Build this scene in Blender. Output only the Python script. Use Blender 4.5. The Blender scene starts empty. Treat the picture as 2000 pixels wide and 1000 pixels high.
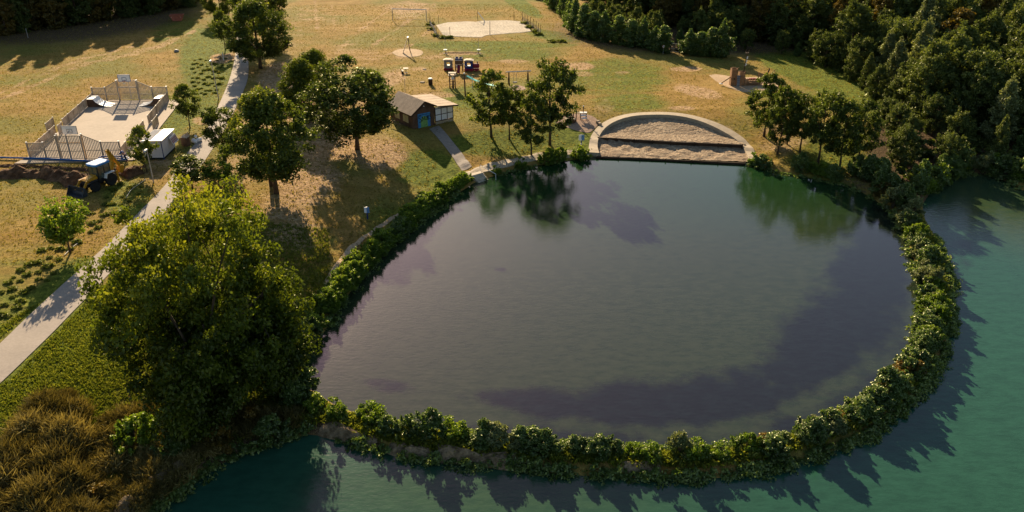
import bpy, math, random
import numpy as np
from mathutils import Vector, Matrix
R = math.radians
scene = bpy.context.scene
# ------------------------------------------------------------------ camera, sky, sun, exposure
CAMZ, PITCH, FPX = 36.0, 26.5, 1600.0
cam_d = bpy.data.cameras.new('camera'); cam = bpy.data.objects.new('camera', cam_d)
scene.collection.objects.link(cam); scene.camera = cam
cam.location = (0, 0, CAMZ); cam.rotation_euler = (R(90 - PITCH), 0, 0)
cam_d.sensor_width = 36; cam_d.lens = 36 * FPX / 2000; cam_d.clip_start = 0.5; cam_d.clip_end = 6000
SUN_EL, SUN_AZ = 21.5, -16.0            # degrees; azimuth from +Y towards +X
world = bpy.data.worlds.new('World'); scene.world = world; world.use_nodes = True
wn = world.node_tree.nodes; wn.clear()
sky = wn.new('ShaderNodeTexSky'); sky.sky_type = 'NISHITA'; sky.sun_disc = False
sky.sun_elevation = R(SUN_EL); sky.sun_rotation = R(SUN_AZ)
sky.air_density = 1.2; sky.dust_density = 1.0; sky.ozone_density = 1.0
bg = wn.new('ShaderNodeBackground'); bg.inputs[1].default_value = 0.050
wo = wn.new('ShaderNodeOutputWorld')
world.node_tree.links.new(sky.outputs[0], bg.inputs[0]); world.node_tree.links.new(bg.outputs[0], wo.inputs[0])
sl = bpy.data.lights.new('sun', 'SUN'); sl.energy = 5.0; sl.angle = R(0.5); sl.color = (1.0, 0.79, 0.52)
sun = bpy.data.objects.new('sun', sl); scene.collection.objects.link(sun)
sd = Vector((math.sin(R(SUN_AZ)) * math.cos(R(SUN_EL)), math.cos(R(SUN_AZ)) * math.cos(R(SUN_EL)), math.sin(R(SUN_EL))))
sun.rotation_euler = (-sd).to_track_quat('-Z', 'Y').to_euler(); sun.location = (0, 0, 80)
vs = scene.view_settings; vs.view_transform = 'Standard'; vs.look = 'None'; vs.gamma = 1; vs.use_curve_mapping = False
vs.exposure = 1.30
scene.cycles.max_bounces = 6; scene.cycles.diffuse_bounces = 3; scene.cycles.glossy_bounces = 3
scene.cycles.transmission_bounces = 3; scene.cycles.transparent_max_bounces = 6
scene.cycles.caustics_reflective = False; scene.cycles.caustics_refractive = False
# ------------------------------------------------------------------ picture <-> place
ST, CT = math.sin(R(PITCH)), math.cos(R(PITCH))
def plane(px, py, z=2.0):
    u, v = (px - 1000) / FPX, (py - 500) / FPX
    t = (CAMZ - z) / (ST + v * CT)
    return (u * t, (CT - v * ST) * t)
def project(x, y, z):
    dz = CAMZ - z
    d = y * CT + dz * ST
    return 1000 + FPX * x / d, 500 + FPX * (dz * CT - y * ST) / d
def zat(y, py):                          # height at which a vertical at distance y meets picture row py
    v = (py - 500) / FPX
    return CAMZ - y * (ST + v * CT) / (CT - v * ST)
pond_px = [(1165,306),(1300,312),(1460,318),(1500,330),(1545,341),(1600,350),(1660,364),(1700,385),(1740,412),(1765,450),(1782,500),(1797,545),(1803,600),(1797,650),(1778,692),(1745,735),(1700,770),(1640,805),(1560,842),(1480,866),(1400,879),(1300,881),(1200,877),(1100,870),(1000,860),(900,850),(830,843),(760,826),(700,808),(650,788),(610,762),(590,730),(598,695),(640,640),(670,590),(700,550),(735,505),(775,468),(815,438),(860,405),(895,378),(925,358),(945,350),(980,339),(1040,325),(1100,315)]
lake_px = [(600,845),(640,850),(700,870),(800,893),(900,905),(1000,915),(1100,924),(1200,930),(1300,933),(1400,931),(1500,917),(1600,890),(1690,852),(1760,805),(1815,745),(1845,690),(1860,620),(1860,560),(1848,510),(1825,460),(1805,425),(1800,400),(1815,375),(1850,350),(1900,335),(1950,345),(2000,372)]
pond = np.array([plane(a, b, 0) for a, b in pond_px])
lake = [plane(a, b, 0) for a, b in lake_px] + [(62,92),(90,85),(400,40),(400,-200),(-60,-200),(-30,20)] + [plane(a, b, 0) for a, b in [(300,1000),(360,955),(410,915),(470,885),(540,862)]]
lake = np.array(lake)
def sdist(poly, P):                      # signed distance, positive outside
    A = poly; B = np.roll(poly, -1, 0)
    if len(P) < 40:
        ab = (B - A)[None]; ap = P[:, None] - A[None]; t = np.clip((ap * ab).sum(-1) / ((ab * ab).sum(-1) + 1e-12), 0, 1)
        d = np.hypot(*np.moveaxis(ap - ab * t[..., None], -1, 0)).min(1)
        y = P[:, 1:2]; c = (A[None, :, 1] > y) != (B[None, :, 1] > y); dy = np.where(B[:, 1] == A[:, 1], 1e-9, B[:, 1] - A[:, 1])[None]
        ins = (c & (P[:, 0:1] < (B[None, :, 0] - A[None, :, 0]) * (y - A[None, :, 1]) / dy + A[None, :, 0])).sum(1) % 2 == 1
        return np.where(ins, -d, d)
    best = np.full(len(P), 1e9); inside = np.zeros(len(P), bool)
    for a, b in zip(A, B):
        ab = b - a; t = np.clip(((P - a) @ ab) / (ab @ ab + 1e-12), 0, 1)
        d = np.hypot(*(P - a - t[:, None] * ab).T); best = np.minimum(best, d)
        c = (a[1] > P[:, 1]) != (b[1] > P[:, 1])
        if a[1] != b[1]:
            inside ^= c & (P[:, 0] < (b[0] - a[0]) * (P[:, 1] - a[1]) / (b[1] - a[1]) + a[0])
    return np.where(inside, -best, best)
def ss(a, b, x):
    t = np.clip((x - a) / (b - a), 0, 1); return t * t * (3 - 2 * t)
rg0 = np.random.default_rng(5)
WV = [(rg0.uniform(-1, 1, 2) * f, rg0.uniform(0, 6.3), amp) for f, amp in ((.05,.12),(.09,.10),(.13,.07),(.25,.04),(.6,.02),(.8,.02))]
def wob(P):
    s = 0
    for k, ph, a in WV: s = s + a * np.sin(P @ (k * 2) + ph)
    return s
def terr0(P):                            # land without the beach cut
    dp = sdist(pond, P); dl = sdist(lake, P); e = np.minimum(dp, dl)
    z = 0.48 * ss(-.1, 1.0, e) + 1.52 * ss(2, 17, e)
    z += wob(P) * ss(3, 20, e) * .6 + .14 * np.sin(P[:, 0] * 2.1 + 1) * np.sin(P[:, 1] * 1.7) * ss(.3, 1.2, e) * (1 - ss(3, 8, e))
    z = np.where(e < 0, -1.3 * ss(0, 1.2, -e) - .03, z)
    return z, dp, dl
arc_in_px  = [(1170,306),(1166,285),(1170,265),(1186,247),(1210,235),(1245,227),(1290,225),(1335,229),(1370,239),(1405,254),(1440,273),(1456,293),(1463,316)]
arc_out_px = [(1150,300),(1150,282),(1155,262),(1172,242),(1200,228),(1240,220),(1290,218),(1340,222),(1380,232),(1420,248),(1455,270),(1474,292),(1480,318)]
def plane_it(px, py, f):
    z = 1.5
    for _ in range(14):
        x, y = plane(px, py, z); z = .5 * z + .5 * f(x, y)
    x, y = plane(px, py, z); return x, y
arc_in = [plane_it(a, b, lambda x, y: float(terr0(np.array([[x, y]]))[0][0]) + .05) for a, b in arc_in_px]
arc_out = [plane_it(a, b, lambda x, y: float(terr0(np.array([[x, y]]))[0][0]) + .05) for a, b in arc_out_px]
beach = np.array([(x0 * .6 + x1 * .4, y0 * .6 + y1 * .4) for (x0, y0), (x1, y1) in zip(arc_in, arc_out)])
STEP_A, STEP_B = np.array(plane(1168, 268, .9)), np.array(plane(1448, 281, .9))
def sandz(P, dp, t0=None):
    n = STEP_B - STEP_A; s = (P[:, 0] - STEP_A[0]) * -n[1] + (P[:, 1] - STEP_A[1]) * n[0]
    up = s / np.hypot(*n)                # >0 beyond the step
    if t0 is None: t0 = terr0(P)[0]
    return np.where(up > 0, np.maximum(t0 - .26, .78), np.clip(np.minimum(.16 + .055 * dp, t0 - .25), .12, .6)), up
def terrain(P):
    P = np.atleast_2d(np.asarray(P, float)); z, dp, dl = terr0(P)
    b = sdist(beach, P)
    sz, up = sandz(P, dp, z)
    z = np.where((b < 0) & (dp > 0), sz - .35, z)
    u = np.abs(P[:, 0] + 55.2) / 11.5; w = np.abs(P[:, 1] - 108) / 18; f = 1 - ss(.8, 1.25, np.maximum(u, w)); z = z * (1 - f) + 1.98 * f
    return z
def tz(x, y): return float(terrain([[x, y]])[0])
def G(px, py):
    z = 1.5
    for _ in range(12):
        x, y = plane(px, py, z); z = .4 * z + .6 * tz(x, y)
    x, y = plane(px, py, z); return Vector((x, y, tz(x, y)))
# ------------------------------------------------------------------ object helpers
COL = scene.collection
def tag(o, label=None, cat=None, group=None, kind=None):
    if label: o['label'] = label
    if cat: o['category'] = cat
    if group: o['group'] = group
    if kind: o['kind'] = kind
    return o
def thing(name, label, cat, loc, rz=0, group=None, sc=1):
    o = bpy.data.objects.new(name, None); COL.objects.link(o); o.empty_display_size = .3
    o.location = loc; o.rotation_euler = (0, 0, rz)
    o.scale = (sc, sc, sc) if not hasattr(sc, '__len__') else sc
    return tag(o, label, cat, group)
def link(name, mesh, parent=None, loc=(0,0,0), rot=(0,0,0), sc=(1,1,1)):
    o = bpy.data.objects.new(name, mesh); COL.objects.link(o)
    o.parent = parent; o.location = loc; o.rotation_euler = rot; o.scale = sc
    return o
def np_mesh(name, V, F, mat, attrs=None, smooth=False):
    me = bpy.data.meshes.new(name); V = np.asarray(V, np.float32); F = np.asarray(F, np.int32)
    k = F.shape[1]
    me.vertices.add(len(V)); me.vertices.foreach_set('co', V.ravel())
    me.loops.add(F.size); me.loops.foreach_set('vertex_index', F.ravel())
    me.polygons.add(len(F)); me.polygons.foreach_set('loop_start', np.arange(0, F.size, k, dtype=np.int32))
    me.polygons.foreach_set('loop_total', np.full(len(F), k, np.int32))
    me.polygons.foreach_set('use_smooth', np.full(len(F), bool(smooth)))
    for n, (dom, arr) in (attrs or {}).items():
        at = me.attributes.new(n, 'FLOAT', dom); at.data.foreach_set('value', np.asarray(arr, np.float32))
    me.update(calc_edges=True)
    if mat: me.materials.append(mat)
    return me
class MB:
    def __init__(s): s.v = []; s.f = []; s.sm = False
    def add(s, vs, fs):
        n = len(s.v); s.v += [tuple(v) for v in vs]; s.f += [tuple(i + n for i in f) for f in fs]; return s
    def box(s, c, d, rz=0, ry=0, rx=0, top=1.0):
        M = Matrix.Translation(c) @ Matrix.Rotation(rz, 4, 'Z') @ Matrix.Rotation(ry, 4, 'Y') @ Matrix.Rotation(rx, 4, 'X')
        x, y, z = d[0] / 2, d[1] / 2, d[2] / 2
        P = [(-x,-y,-z),(x,-y,-z),(x,y,-z),(-x,y,-z),(-x*top,-y*top,z),(x*top,-y*top,z),(x*top,y*top,z),(-x*top,y*top,z)]
        return s.add([M @ Vector(p) for p in P], [(0,3,2,1),(4,5,6,7),(0,1,5,4),(1,2,6,5),(2,3,7,6),(3,0,4,7)])
    def beam(s, a, b, w, h=None, up=(0,0,1)):
        a, b = Vector(a), Vector(b); d = (b - a); L = d.length; d.normalize(); up = Vector(up)
        if abs(d.dot(up)) > .98: up = Vector((0, 1, 0))
        sx = d.cross(up).normalized(); uz = sx.cross(d); h = h or w
        P = []
        for q in (a, b):
            for i, j in ((-1,-1),(1,-1),(1,1),(-1,1)): P.append(q + sx * i * w / 2 + uz * j * h / 2)
        return s.add(P, [(0,1,2,3),(7,6,5,4),(0,4,5,1),(1,5,6,2),(2,6,7,3),(3,7,4,0)])
    def tube(s, pts, rad, n=6, cap=True):
        pts = [Vector(p) for p in pts]; rad = rad if hasattr(rad, '__len__') else [rad] * len(pts)
        vs, fs = [], []
        ref = Vector((.13, .97, .2))
        for i, p in enumerate(pts):
            d = (pts[min(i + 1, len(pts) - 1)] - pts[max(i - 1, 0)]).normalized()
            a = d.cross(ref)
            if a.length < .1: a = d.cross(Vector((1, 0, 0)))
            a.normalize(); b = d.cross(a)
            for k in range(n):
                t = 2 * math.pi * k / n; vs.append(p + (a * math.cos(t) + b * math.sin(t)) * rad[i])
        for i in range(len(pts) - 1):
            for k in range(n): fs.append((i*n+k, i*n+(k+1)%n, (i+1)*n+(k+1)%n, (i+1)*n+k))
        if cap: fs.append(tuple(range(n))[::-1]); fs.append(tuple((len(pts)-1)*n + k for k in range(n)))
        return s.add(vs, fs)
    def lathe(s, prof, n=12, c=(0,0,0), axis='z'):
        vs, fs = [], []
        for r, h in prof:
            for k in range(n):
                t = 2 * math.pi * k / n; x, y = r * math.cos(t), r * math.sin(t)
                p = (x, y, h) if axis == 'z' else ((x, h, y) if axis == 'y' else (h, x, y))
                vs.append((p[0] + c[0], p[1] + c[1], p[2] + c[2]))
        for i in range(len(prof) - 1):
            for k in range(n): fs.append((i*n+k, i*n+(k+1)%n, (i+1)*n+(k+1)%n, (i+1)*n+k))
        fs.append(tuple(range(n))[::-1]); fs.append(tuple((len(prof)-1)*n + k for k in range(n)))
        return s.add(vs, fs)
    def prism(s, pts, h, axis='z', o=0):       # pts 2-D, extruded from o to o+h along axis
        n = len(pts)
        def m(p, t): return {'z': (p[0], p[1], t), 'y': (p[0], t, p[1]), 'x': (t, p[0], p[1])}[axis]
        vs = [m(p, o) for p in pts] + [m(p, o + h) for p in pts]
        return s.add(vs, [tuple(range(n))[::-1], tuple(range(n, 2*n))] + [(i, (i+1)%n, (i+1)%n+n, i+n) for i in range(n)])
    def mesh(s, name, mat, smooth=None, bevel=0):
        me = bpy.data.meshes.new(name); me.from_pydata(s.v, [], s.f); me.materials.append(mat)
        import bmesh
        bm = bmesh.new(); bm.from_mesh(me); bmesh.ops.recalc_face_normals(bm, faces=bm.faces)
        if bevel: bmesh.ops.bevel(bm, geom=bm.edges[:], offset=bevel, segments=1, affect='EDGES', clamp_overlap=True)
        bm.to_mesh(me); bm.free()
        if smooth:
            for p in me.polygons: p.use_smooth = True
        return me
    def obj(s, name, mat, parent=None, smooth=None, bevel=0, **k): return link(name, s.mesh(name, mat, smooth, bevel), parent, **k)
def ordn(i):
    if i > 98: return str(i + 1) + 'th'
    w = ['first','second','third','fourth','fifth','sixth','seventh','eighth','ninth','tenth','eleventh','twelfth','thirteenth','fourteenth','fifteenth','sixteenth','seventeenth','eighteenth','nineteenth','twentieth']
    if i < 20: return w[i]
    t = ['twenty','thirty','forty','fifty','sixty','seventy','eighty','ninety'][(i + 1) // 10 - 2]
    if (i + 1) % 10 == 0: return t[:-1] + 'ieth'
    return t + '-' + w[(i + 1) % 10 - 1]
# ------------------------------------------------------------------ materials
def nt(m):
    m.use_nodes = True; t = m.node_tree; t.nodes.clear(); return t
def N(t, typ, **k):
    n = t.nodes.new(typ)
    for a, b in k.items():
        if a.startswith('i_'):
            key = a[2:]; key = int(key) if key.isdigit() else key.replace('_', ' ')
            n.inputs[key].default_value = b
        else: setattr(n, a, b)
    return n
def noise(t, scale, detail=4, rough=.55, vec=None):
    n = N(t, 'ShaderNodeTexNoise'); n.inputs['Scale'].default_value = scale; n.inputs['Detail'].default_value = detail; n.inputs['Roughness'].default_value = rough
    if vec: t.links.new(vec, n.inputs['Vector'])
    return n.outputs['Fac']
def mix(t, fac, a, b, mode='MIX'):
    n = N(t, 'ShaderNodeMix', data_type='RGBA', blend_type=mode)
    for k, v in ((0, fac), (6, a), (7, b)):
        if isinstance(v, (int, float)): n.inputs[k].default_value = v
        elif isinstance(v, tuple): n.inputs[k].default_value = (*v, 1)
        else: t.links.new(v, n.inputs[k])
    return n.outputs[2]
def math_(t, op, a, b=0.0, c=None):
    n = N(t, 'ShaderNodeMath', operation=op)
    for k, v in ((0, a), (1, b), (2, c)):
        if v is None: continue
        if isinstance(v, (int, float)): n.inputs[k].default_value = v
        else: t.links.new(v, n.inputs[k])
    return n.outputs[0]
def mrange(t, v, a, b, c=0.0, d=1.0):
    n = N(t, 'ShaderNodeMapRange', interpolation_type='SMOOTHSTEP'); t.links.new(v, n.inputs[0])
    for i, x in enumerate((a, b, c, d)): n.inputs[i + 1].default_value = x
    return n.outputs[0]
def attr(t, name): n = N(t, 'ShaderNodeAttribute', attribute_name=name); return n.outputs['Fac']
def coords(t, which='Object'): return N(t, 'ShaderNodeTexCoord').outputs[which]
def finish(t, col, rough=.8, height=None, dist=.02, metal=0, spec=.3, extra=None):
    p = N(t, 'ShaderNodeBsdfPrincipled'); t.links.new(col, p.inputs['Base Color']) if not isinstance(col, tuple) else None
    if isinstance(col, tuple): p.inputs['Base Color'].default_value = (*col, 1)
    if isinstance(rough, (int, float)): p.inputs['Roughness'].default_value = rough
    else: t.links.new(rough, p.inputs['Roughness'])
    p.inputs['Metallic'].default_value = metal; p.inputs['Specular IOR Level'].default_value = spec
    if height is not None:
        b = N(t, 'ShaderNodeBump'); b.inputs['Distance'].default_value = dist; b.inputs['Strength'].default_value = 1
        t.links.new(height, b.inputs['Height']); t.links.new(b.outputs[0], p.inputs['Normal'])
    o = N(t, 'ShaderNodeOutputMaterial'); t.links.new(p.outputs[0], o.inputs[0]); return p
def simple(name, col, rough=.6, var=.25, scale=3.0, metal=0, bump=0.0, spec=.3):
    m = bpy.data.materials.new(name); t = nt(m); v = coords(t)
    n1 = noise(t, scale, 5, .6, v); n2 = noise(t, scale * 9, 3, .6, v)
    f = math_(t, 'MULTIPLY_ADD', n2, .5, math_(t, 'MULTIPLY', n1, .5))
    c = mix(t, mrange(t, f, .35, .65), tuple(x * (1 - var) for x in col), tuple(min(1, x * (1 + var)) for x in col))
    finish(t, c, rough, n2 if bump else None, bump or .01, metal, spec); return m
def wood(name, col, scale=1.0, axis=2, stripes=0, bump=.01):
    m = bpy.data.materials.new(name); t = nt(m); v = coords(t)
    mp = N(t, 'ShaderNodeMapping'); t.links.new(v, mp.inputs[0]); s = [9 * scale] * 3; s[axis] = .8 * scale; mp.inputs['Scale'].default_value = s
    g = noise(t, 2.5, 6, .65, mp.outputs[0]); big = noise(t, .9, 3, .5, v)
    c = mix(t, mrange(t, g, .3, .7), tuple(x * .6 for x in col), tuple(min(1, x * 1.3) for x in col))
    c = mix(t, mrange(t, big, .4, .7), c, tuple(x * .55 for x in col))
    finish(t, c, .8, g, bump, 0, .2); return m
M = {}
M['pale_wood'] = wood('weathered_wood', (.56, .46, .35)); M['brown_wood'] = wood('brown_wood', (.16, .09, .055)); M['play_wood'] = wood('play_wood', (.36, .20, .10))
M['dark_wood'] = wood('dark_wood', (.06, .035, .022)); M['bark'] = wood('bark', (.085, .06, .04), .7, 2, bump=.03)
M['plank_wood'] = wood('shed_boards', (.145, .085, .06), 1.2)
M['white'] = simple('white_paint', (.78, .77, .76), .45, .08); M['steel'] = simple('galvanised_steel', (.45, .45, .46), .4, .2, metal=.6)
M['lamp'] = simple('lamp_green_grey', (.10, .12, .11), .5); M['black'] = simple('black_rubber', (.02, .02, .022), .8, .4)
M['yellow'] = simple('machine_yellow', (.55, .27, .02), .45, .3, 4); M['blue'] = simple('blue_paint', (.03, .22, .6), .4, .15)
M['pipe_blue'] = simple('blue_pipe', (.01, .10, .33), .5, .15); M['red'] = simple('dark_red_paint', (.22, .012, .03), .5, .2); M['navy'] = simple('navy_paint', (.012, .035, .17), .45, .2)
M['bucket'] = simple('bucket_steel', (.05, .06, .075), .5, .4, 5, .3); M['grey'] = simple('grey_paint', (.2, .2, .2), .6)
M['concrete'] = simple('concrete', (.37, .30, .215), .85, .18, 1.5, bump=.012); M['asphalt'] = simple('asphalt', (.30, .255, .22), .9, .10, .5, bump=.008)
M['court'] = simple('court_surface', (.36, .295, .235), .9, .10, .35, bump=.004); M['step'] = simple('step_concrete', (.45, .38, .3), .85, .12, 2)
M['slab'] = simple('shed_path_slabs', (.26, .22, .19), .9, .2, 2, bump=.02)
M['roof'] = simple('roof_felt', (.40, .30, .215), .9, .2, 1.2, bump=.02); M['glass'] = simple('cab_glass', (.05, .07, .06), .08, .2, 1, spec=.8)
M['cream'] = simple('cream_panel', (.42, .38, .22), .6, .25, 2); M['panel_white'] = simple('white_panel', (.72, .74, .82), .5, .1)
M['door_blue'] = simple('door_blue', (.05, .22, .5), .6, .25, 3); M['door_green'] = simple('door_green', (.18, .36, .12), .6, .25, 3)
M['ink'] = simple('black_spray_paint', (.008, .01, .01), .5, .2); M['turq'] = simple('turquoise_plastic', (.12, .55, .47), .4, .1)
M['hut'] = simple('hut_white', (.62, .61, .66), .5, .08); M['skin'] = simple('skin', (.5, .28, .2), .6, .05); M['cloth_blue'] = simple('blue_workwear', (.02, .07, .25), .85, .2)
M['jeans'] = simple('dark_trousers', (.03, .04, .07), .9, .2); M['hair'] = simple('pale_cap', (.7, .6, .42), .9, .1); M['stone'] = simple('stone', (.34, .26, .18), .9, .3, 2, bump=.06)
M['skip'] = simple('rusty_skip_paint', (.34, .10, .06), .7, .3, 2); M['hose'] = simple('pale_hose', (.55, .5, .42), .6, .1); M['signblue'] = simple('sign_blue', (.12, .25, .5), .4, .1)
M['orange'] = simple('orange_fruit', (.7, .2, .06), .6, .3, 9)
def stripes_boards(name, base):                 # nothing here but narrow joints, used on far boarding
    return base
def sandmat(name, lo, hi, sc, dist):
    m = bpy.data.materials.new(name); t = nt(m); v = coords(t)
    n1 = noise(t, sc, 3, .6, v); n2 = noise(t, sc * 5, 3, .6, v); n3 = noise(t, .25, 3, .5, v)
    h = math_(t, 'MULTIPLY_ADD', n2, .35, n1)
    c = mix(t, mrange(t, h, .45, .9), lo, hi); c = mix(t, mrange(t, n3, .35, .7, 0, .35), c, tuple(x * .75 for x in lo))
    finish(t, c, .95, h, dist, 0, .1); return m
M['sand'] = sandmat('beach_gravel', (.24, .17, .115), (.46, .36, .25), 2.4, .30)
M['vsand'] = sandmat('pale_sand', (.46, .39, .30), (.62, .55, .45), 2.0, .25)
M['bark_mulch'] = sandmat('play_gravel', (.40, .28, .17), (.55, .41, .27), 3.0, .06)
M['pinkgravel'] = sandmat('brown_gravel', (.30, .2, .145), (.40, .285, .21), 3.0, .06)
M['soil'] = sandmat('dug_soil', (.07, .035, .018), (.20, .11, .06), 1.6, .30)
def leafmat(name, dark, mid, lit, trans=.35, gloss=.05, hue=.06, thr=(.25,.8)):
    m = bpy.data.materials.new(name); t = nt(m); a = attr(t, 'tint')
    oi = N(t, 'ShaderNodeObjectInfo').outputs['Random']
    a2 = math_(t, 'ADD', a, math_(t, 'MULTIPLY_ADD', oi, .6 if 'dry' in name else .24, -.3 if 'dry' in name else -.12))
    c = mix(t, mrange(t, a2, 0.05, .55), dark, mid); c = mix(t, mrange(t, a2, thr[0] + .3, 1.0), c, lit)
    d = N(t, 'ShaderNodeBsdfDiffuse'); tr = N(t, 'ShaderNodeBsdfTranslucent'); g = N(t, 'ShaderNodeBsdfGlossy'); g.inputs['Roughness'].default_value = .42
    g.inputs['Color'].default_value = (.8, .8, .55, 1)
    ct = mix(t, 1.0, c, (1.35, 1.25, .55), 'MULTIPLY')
    t.links.new(c, d.inputs[0]); t.links.new(ct, tr.inputs[0])
    m1 = N(t, 'ShaderNodeMixShader'); m1.inputs[0].default_value = trans; t.links.new(d.outputs[0], m1.inputs[1]); t.links.new(tr.outputs[0], m1.inputs[2])
    m2 = N(t, 'ShaderNodeMixShader'); m2.inputs[0].default_value = gloss; t.links.new(m1.outputs[0], m2.inputs[1]); t.links.new(g.outputs[0], m2.inputs[2])
    o = N(t, 'ShaderNodeOutputMaterial'); t.links.new(m2.outputs[0], o.inputs[0]); return m
L = {}
L['oak'] = leafmat('leaves_yellow_green', (.034,.052,.006), (.088,.122,.011), (.24,.255,.022), .46, .03)
L['green'] = leafmat('leaves_green', (.032,.048,.009), (.08,.115,.016), (.25,.27,.035), .42, .035)
L['shrub'] = leafmat('leaves_shrub', (.035,.066,.016), (.085,.145,.03), (.22,.29,.075), .42, .07)
L['bright'] = leafmat('leaves_bright_bush', (.045,.08,.008), (.115,.19,.016), (.27,.34,.035), .48, .04)
L['forest'] = leafmat('leaves_wood', (.036,.055,.014), (.085,.115,.028), (.22,.25,.065), .38, .035)
L['willow'] = leafmat('leaves_grey_willow', (.075,.095,.04), (.15,.18,.07), (.28,.30,.12), .32, .05)
L['autumn'] = leafmat('leaves_turning', (.05,.045,.01), (.13,.09,.015), (.24,.14,.03), .35, .04)
L['straw'] = leafmat('dry_grass', (.07,.06,.018), (.16,.125,.04), (.34,.27,.10), .2, .02)
L['grass'] = leafmat('grass_tufts', (.14,.11,.03), (.21,.18,.04), (.34,.25,.10), .4, .02)
L['lush'] = leafmat('lush_grass', (.06,.085,.012), (.12,.15,.02), (.24,.25,.04), .42, .03)
# ------------------------------------------------------------------ ground sheet
def axis_pts(lo, hi, step, far, grow=1.35):
    a = list(np.arange(lo, hi + 1e-6, step)); s = step
    while a[-1] < far[1]: s = s * grow; a.append(a[-1] + s)
    s = step; b = []
    x = lo
    while x > far[0]: s = s * grow; x -= s; b.append(x)
    return np.array(b[::-1] + a)
gx = axis_pts(-76, 76, .5, (-3000, 3000), 1.06)
gy = np.concatenate([axis_pts(28, 128, .42, (-300, 129), 1.3)[:-1], axis_pts(128.5, 215, .9, (128, 4000), 1.08)[1:]])
gy = np.unique(np.round(gy, 3))
GXX, GYY = np.meshgrid(gx, gy)
GP = np.c_[GXX.ravel(), GYY.ravel()]
gz = terrain(GP)
dpo, dla = sdist(pond, GP), sdist(lake, GP)
gd = GP[:, 1] * CT + (CAMZ - gz) * ST; gd = np.where(gd < 5, 5, gd)
gpx = 1000 + FPX * GP[:, 0] / gd; gpy = 500 + FPX * ((CAMZ - gz) * CT - GP[:, 1] * ST) / gd
front = GP[:, 1] > 20
def blobs(lst, soft=.45):
    r = np.zeros(len(GP))
    for (x, y, rx, ry, *o) in lst:
        val = o[0] if o else 1.0; an = R(o[1]) if len(o) > 1 else 0
        dx, dy = gpx - x, gpy - y
        u = (dx * math.cos(an) + dy * math.sin(an)) / rx; w = (-dx * math.sin(an) + dy * math.cos(an)) / ry
        r = np.maximum(r, val * (1 - ss(1 - soft, 1 + soft, np.hypot(u, w))))
    return r * front
green = blobs([(405,120,55,75,1,-10),(430,70,25,60,.8),(345,60,60,40,.6),(1600,145,140,32,1.3,22),(1660,180,100,32,1.3,35),(1015,8,50,12,1,30),(1080,70,60,10,.8,10),(960,88,180,9,.75),
    (30,560,120,70,.45,-30),(60,790,160,110,1),(150,660,120,130,1,-50),(190,340,110,60,.35),(250,390,60,40,.7),(20,690,60,160,.6),(130,560,80,40,.9,-40),
    (1200,150,120,40,.7),(1230,200,80,22,.65),(940,190,90,30,.75),(980,105,120,18,.7),(880,95,60,12,.5),(840,330,70,45,.85),(760,440,60,60,.6),(980,280,120,28,.85),(1110,260,60,40,.8),
    (1130,280,40,25,.9),(700,160,80,25,.3),(40,150,120,40,.4),(120,110,120,25,.35),(560,60,80,70,.15),(900,5,120,20,.35),(640,520,40,80,.5),(1480,230,80,60,.4),(1640,300,120,60,.7),(1560,200,90,25,.6),
    (1380,130,70,20,.45),(320,240,60,40,.8,-40),(390,200,40,50,.8),(420,470,250,330,.4),(260,560,60,180,.6,20),(160,30,220,60,.3)])
bare = blobs([(640,275,70,45,.9),(740,300,60,40,.8),(560,160,60,45,.85),(600,250,60,70,.8),(800,15,60,14,.7),(790,30,30,10,.5),(690,60,60,30,.35),(720,205,40,14,.6),(790,230,40,20,.6),(600,350,80,60,.75),(560,430,80,60,.65,40),
    (1130,130,35,8,.9),(1140,145,25,6,.7),(1215,142,20,5,.6),(1090,125,25,5,.6),(1340,135,35,6,.85),(1365,180,55,12,.8,12),(1330,212,30,6,.7),(1000,120,35,5,.7),(900,104,50,5,.7),(850,185,50,8,.6),(800,190,30,8,.5),
    (1180,210,25,20,.5),(1260,235,20,6,.4),(1390,250,60,14,.5),(1530,270,60,40,.6),(1560,190,40,14,.6,15),(770,150,25,18,.7),(745,165,25,12,.8),(820,135,22,6,.6),(430,115,22,10,1),(455,110,18,8,1),(395,235,22,10,.7),
    (770,85,40,10,.4),(620,30,60,25,.45),(690,100,60,20,.5),(560,60,40,60,.4),(350,20,80,10,.4),(470,330,60,35,.6),(500,250,50,40,.7),(1065,10,40,8,.4),(1100,50,20,10,.5),(1480,110,40,7,.3),(310,330,40,25,.6,-40),
    (170,480,50,14,.4,-40),(250,500,90,8,.7,-43),(80,640,90,6,.7,-43)])
line = np.zeros(len(GP))
for pts, w in (([(0,195),(150,130),(300,95),(380,60)],5),([(0,180),(150,118),(260,90)],4),([(640,170),(700,130),(800,90),(850,50)],4),([(530,70),(640,120),(700,60),(760,20)],3),([(615,0),(620,60)],3),([(645,0),(655,60)],3),([(585,0),(590,90)],3),([(700,110),(770,60),(850,8)],3),([(560,120),(700,112),(900,112)],4)):
    for (a, b), (c, d) in zip(pts, pts[1:]):
        t = np.clip(((gpx-a)*(c-a)+(gpy-b)*(d-b))/((c-a)**2+(d-b)**2),0,1); q = np.hypot(gpx-a-t*(c-a), gpy-b-t*(d-b)) + 1.5 * np.sin(gpx * .11) + 1.2 * np.sin(gpy * .23 + gpx * .05)
        line = np.maximum(line, (1-ss(w*.4, w*1.5, q))*.6)
bare = np.maximum(bare, line * front)
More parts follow.
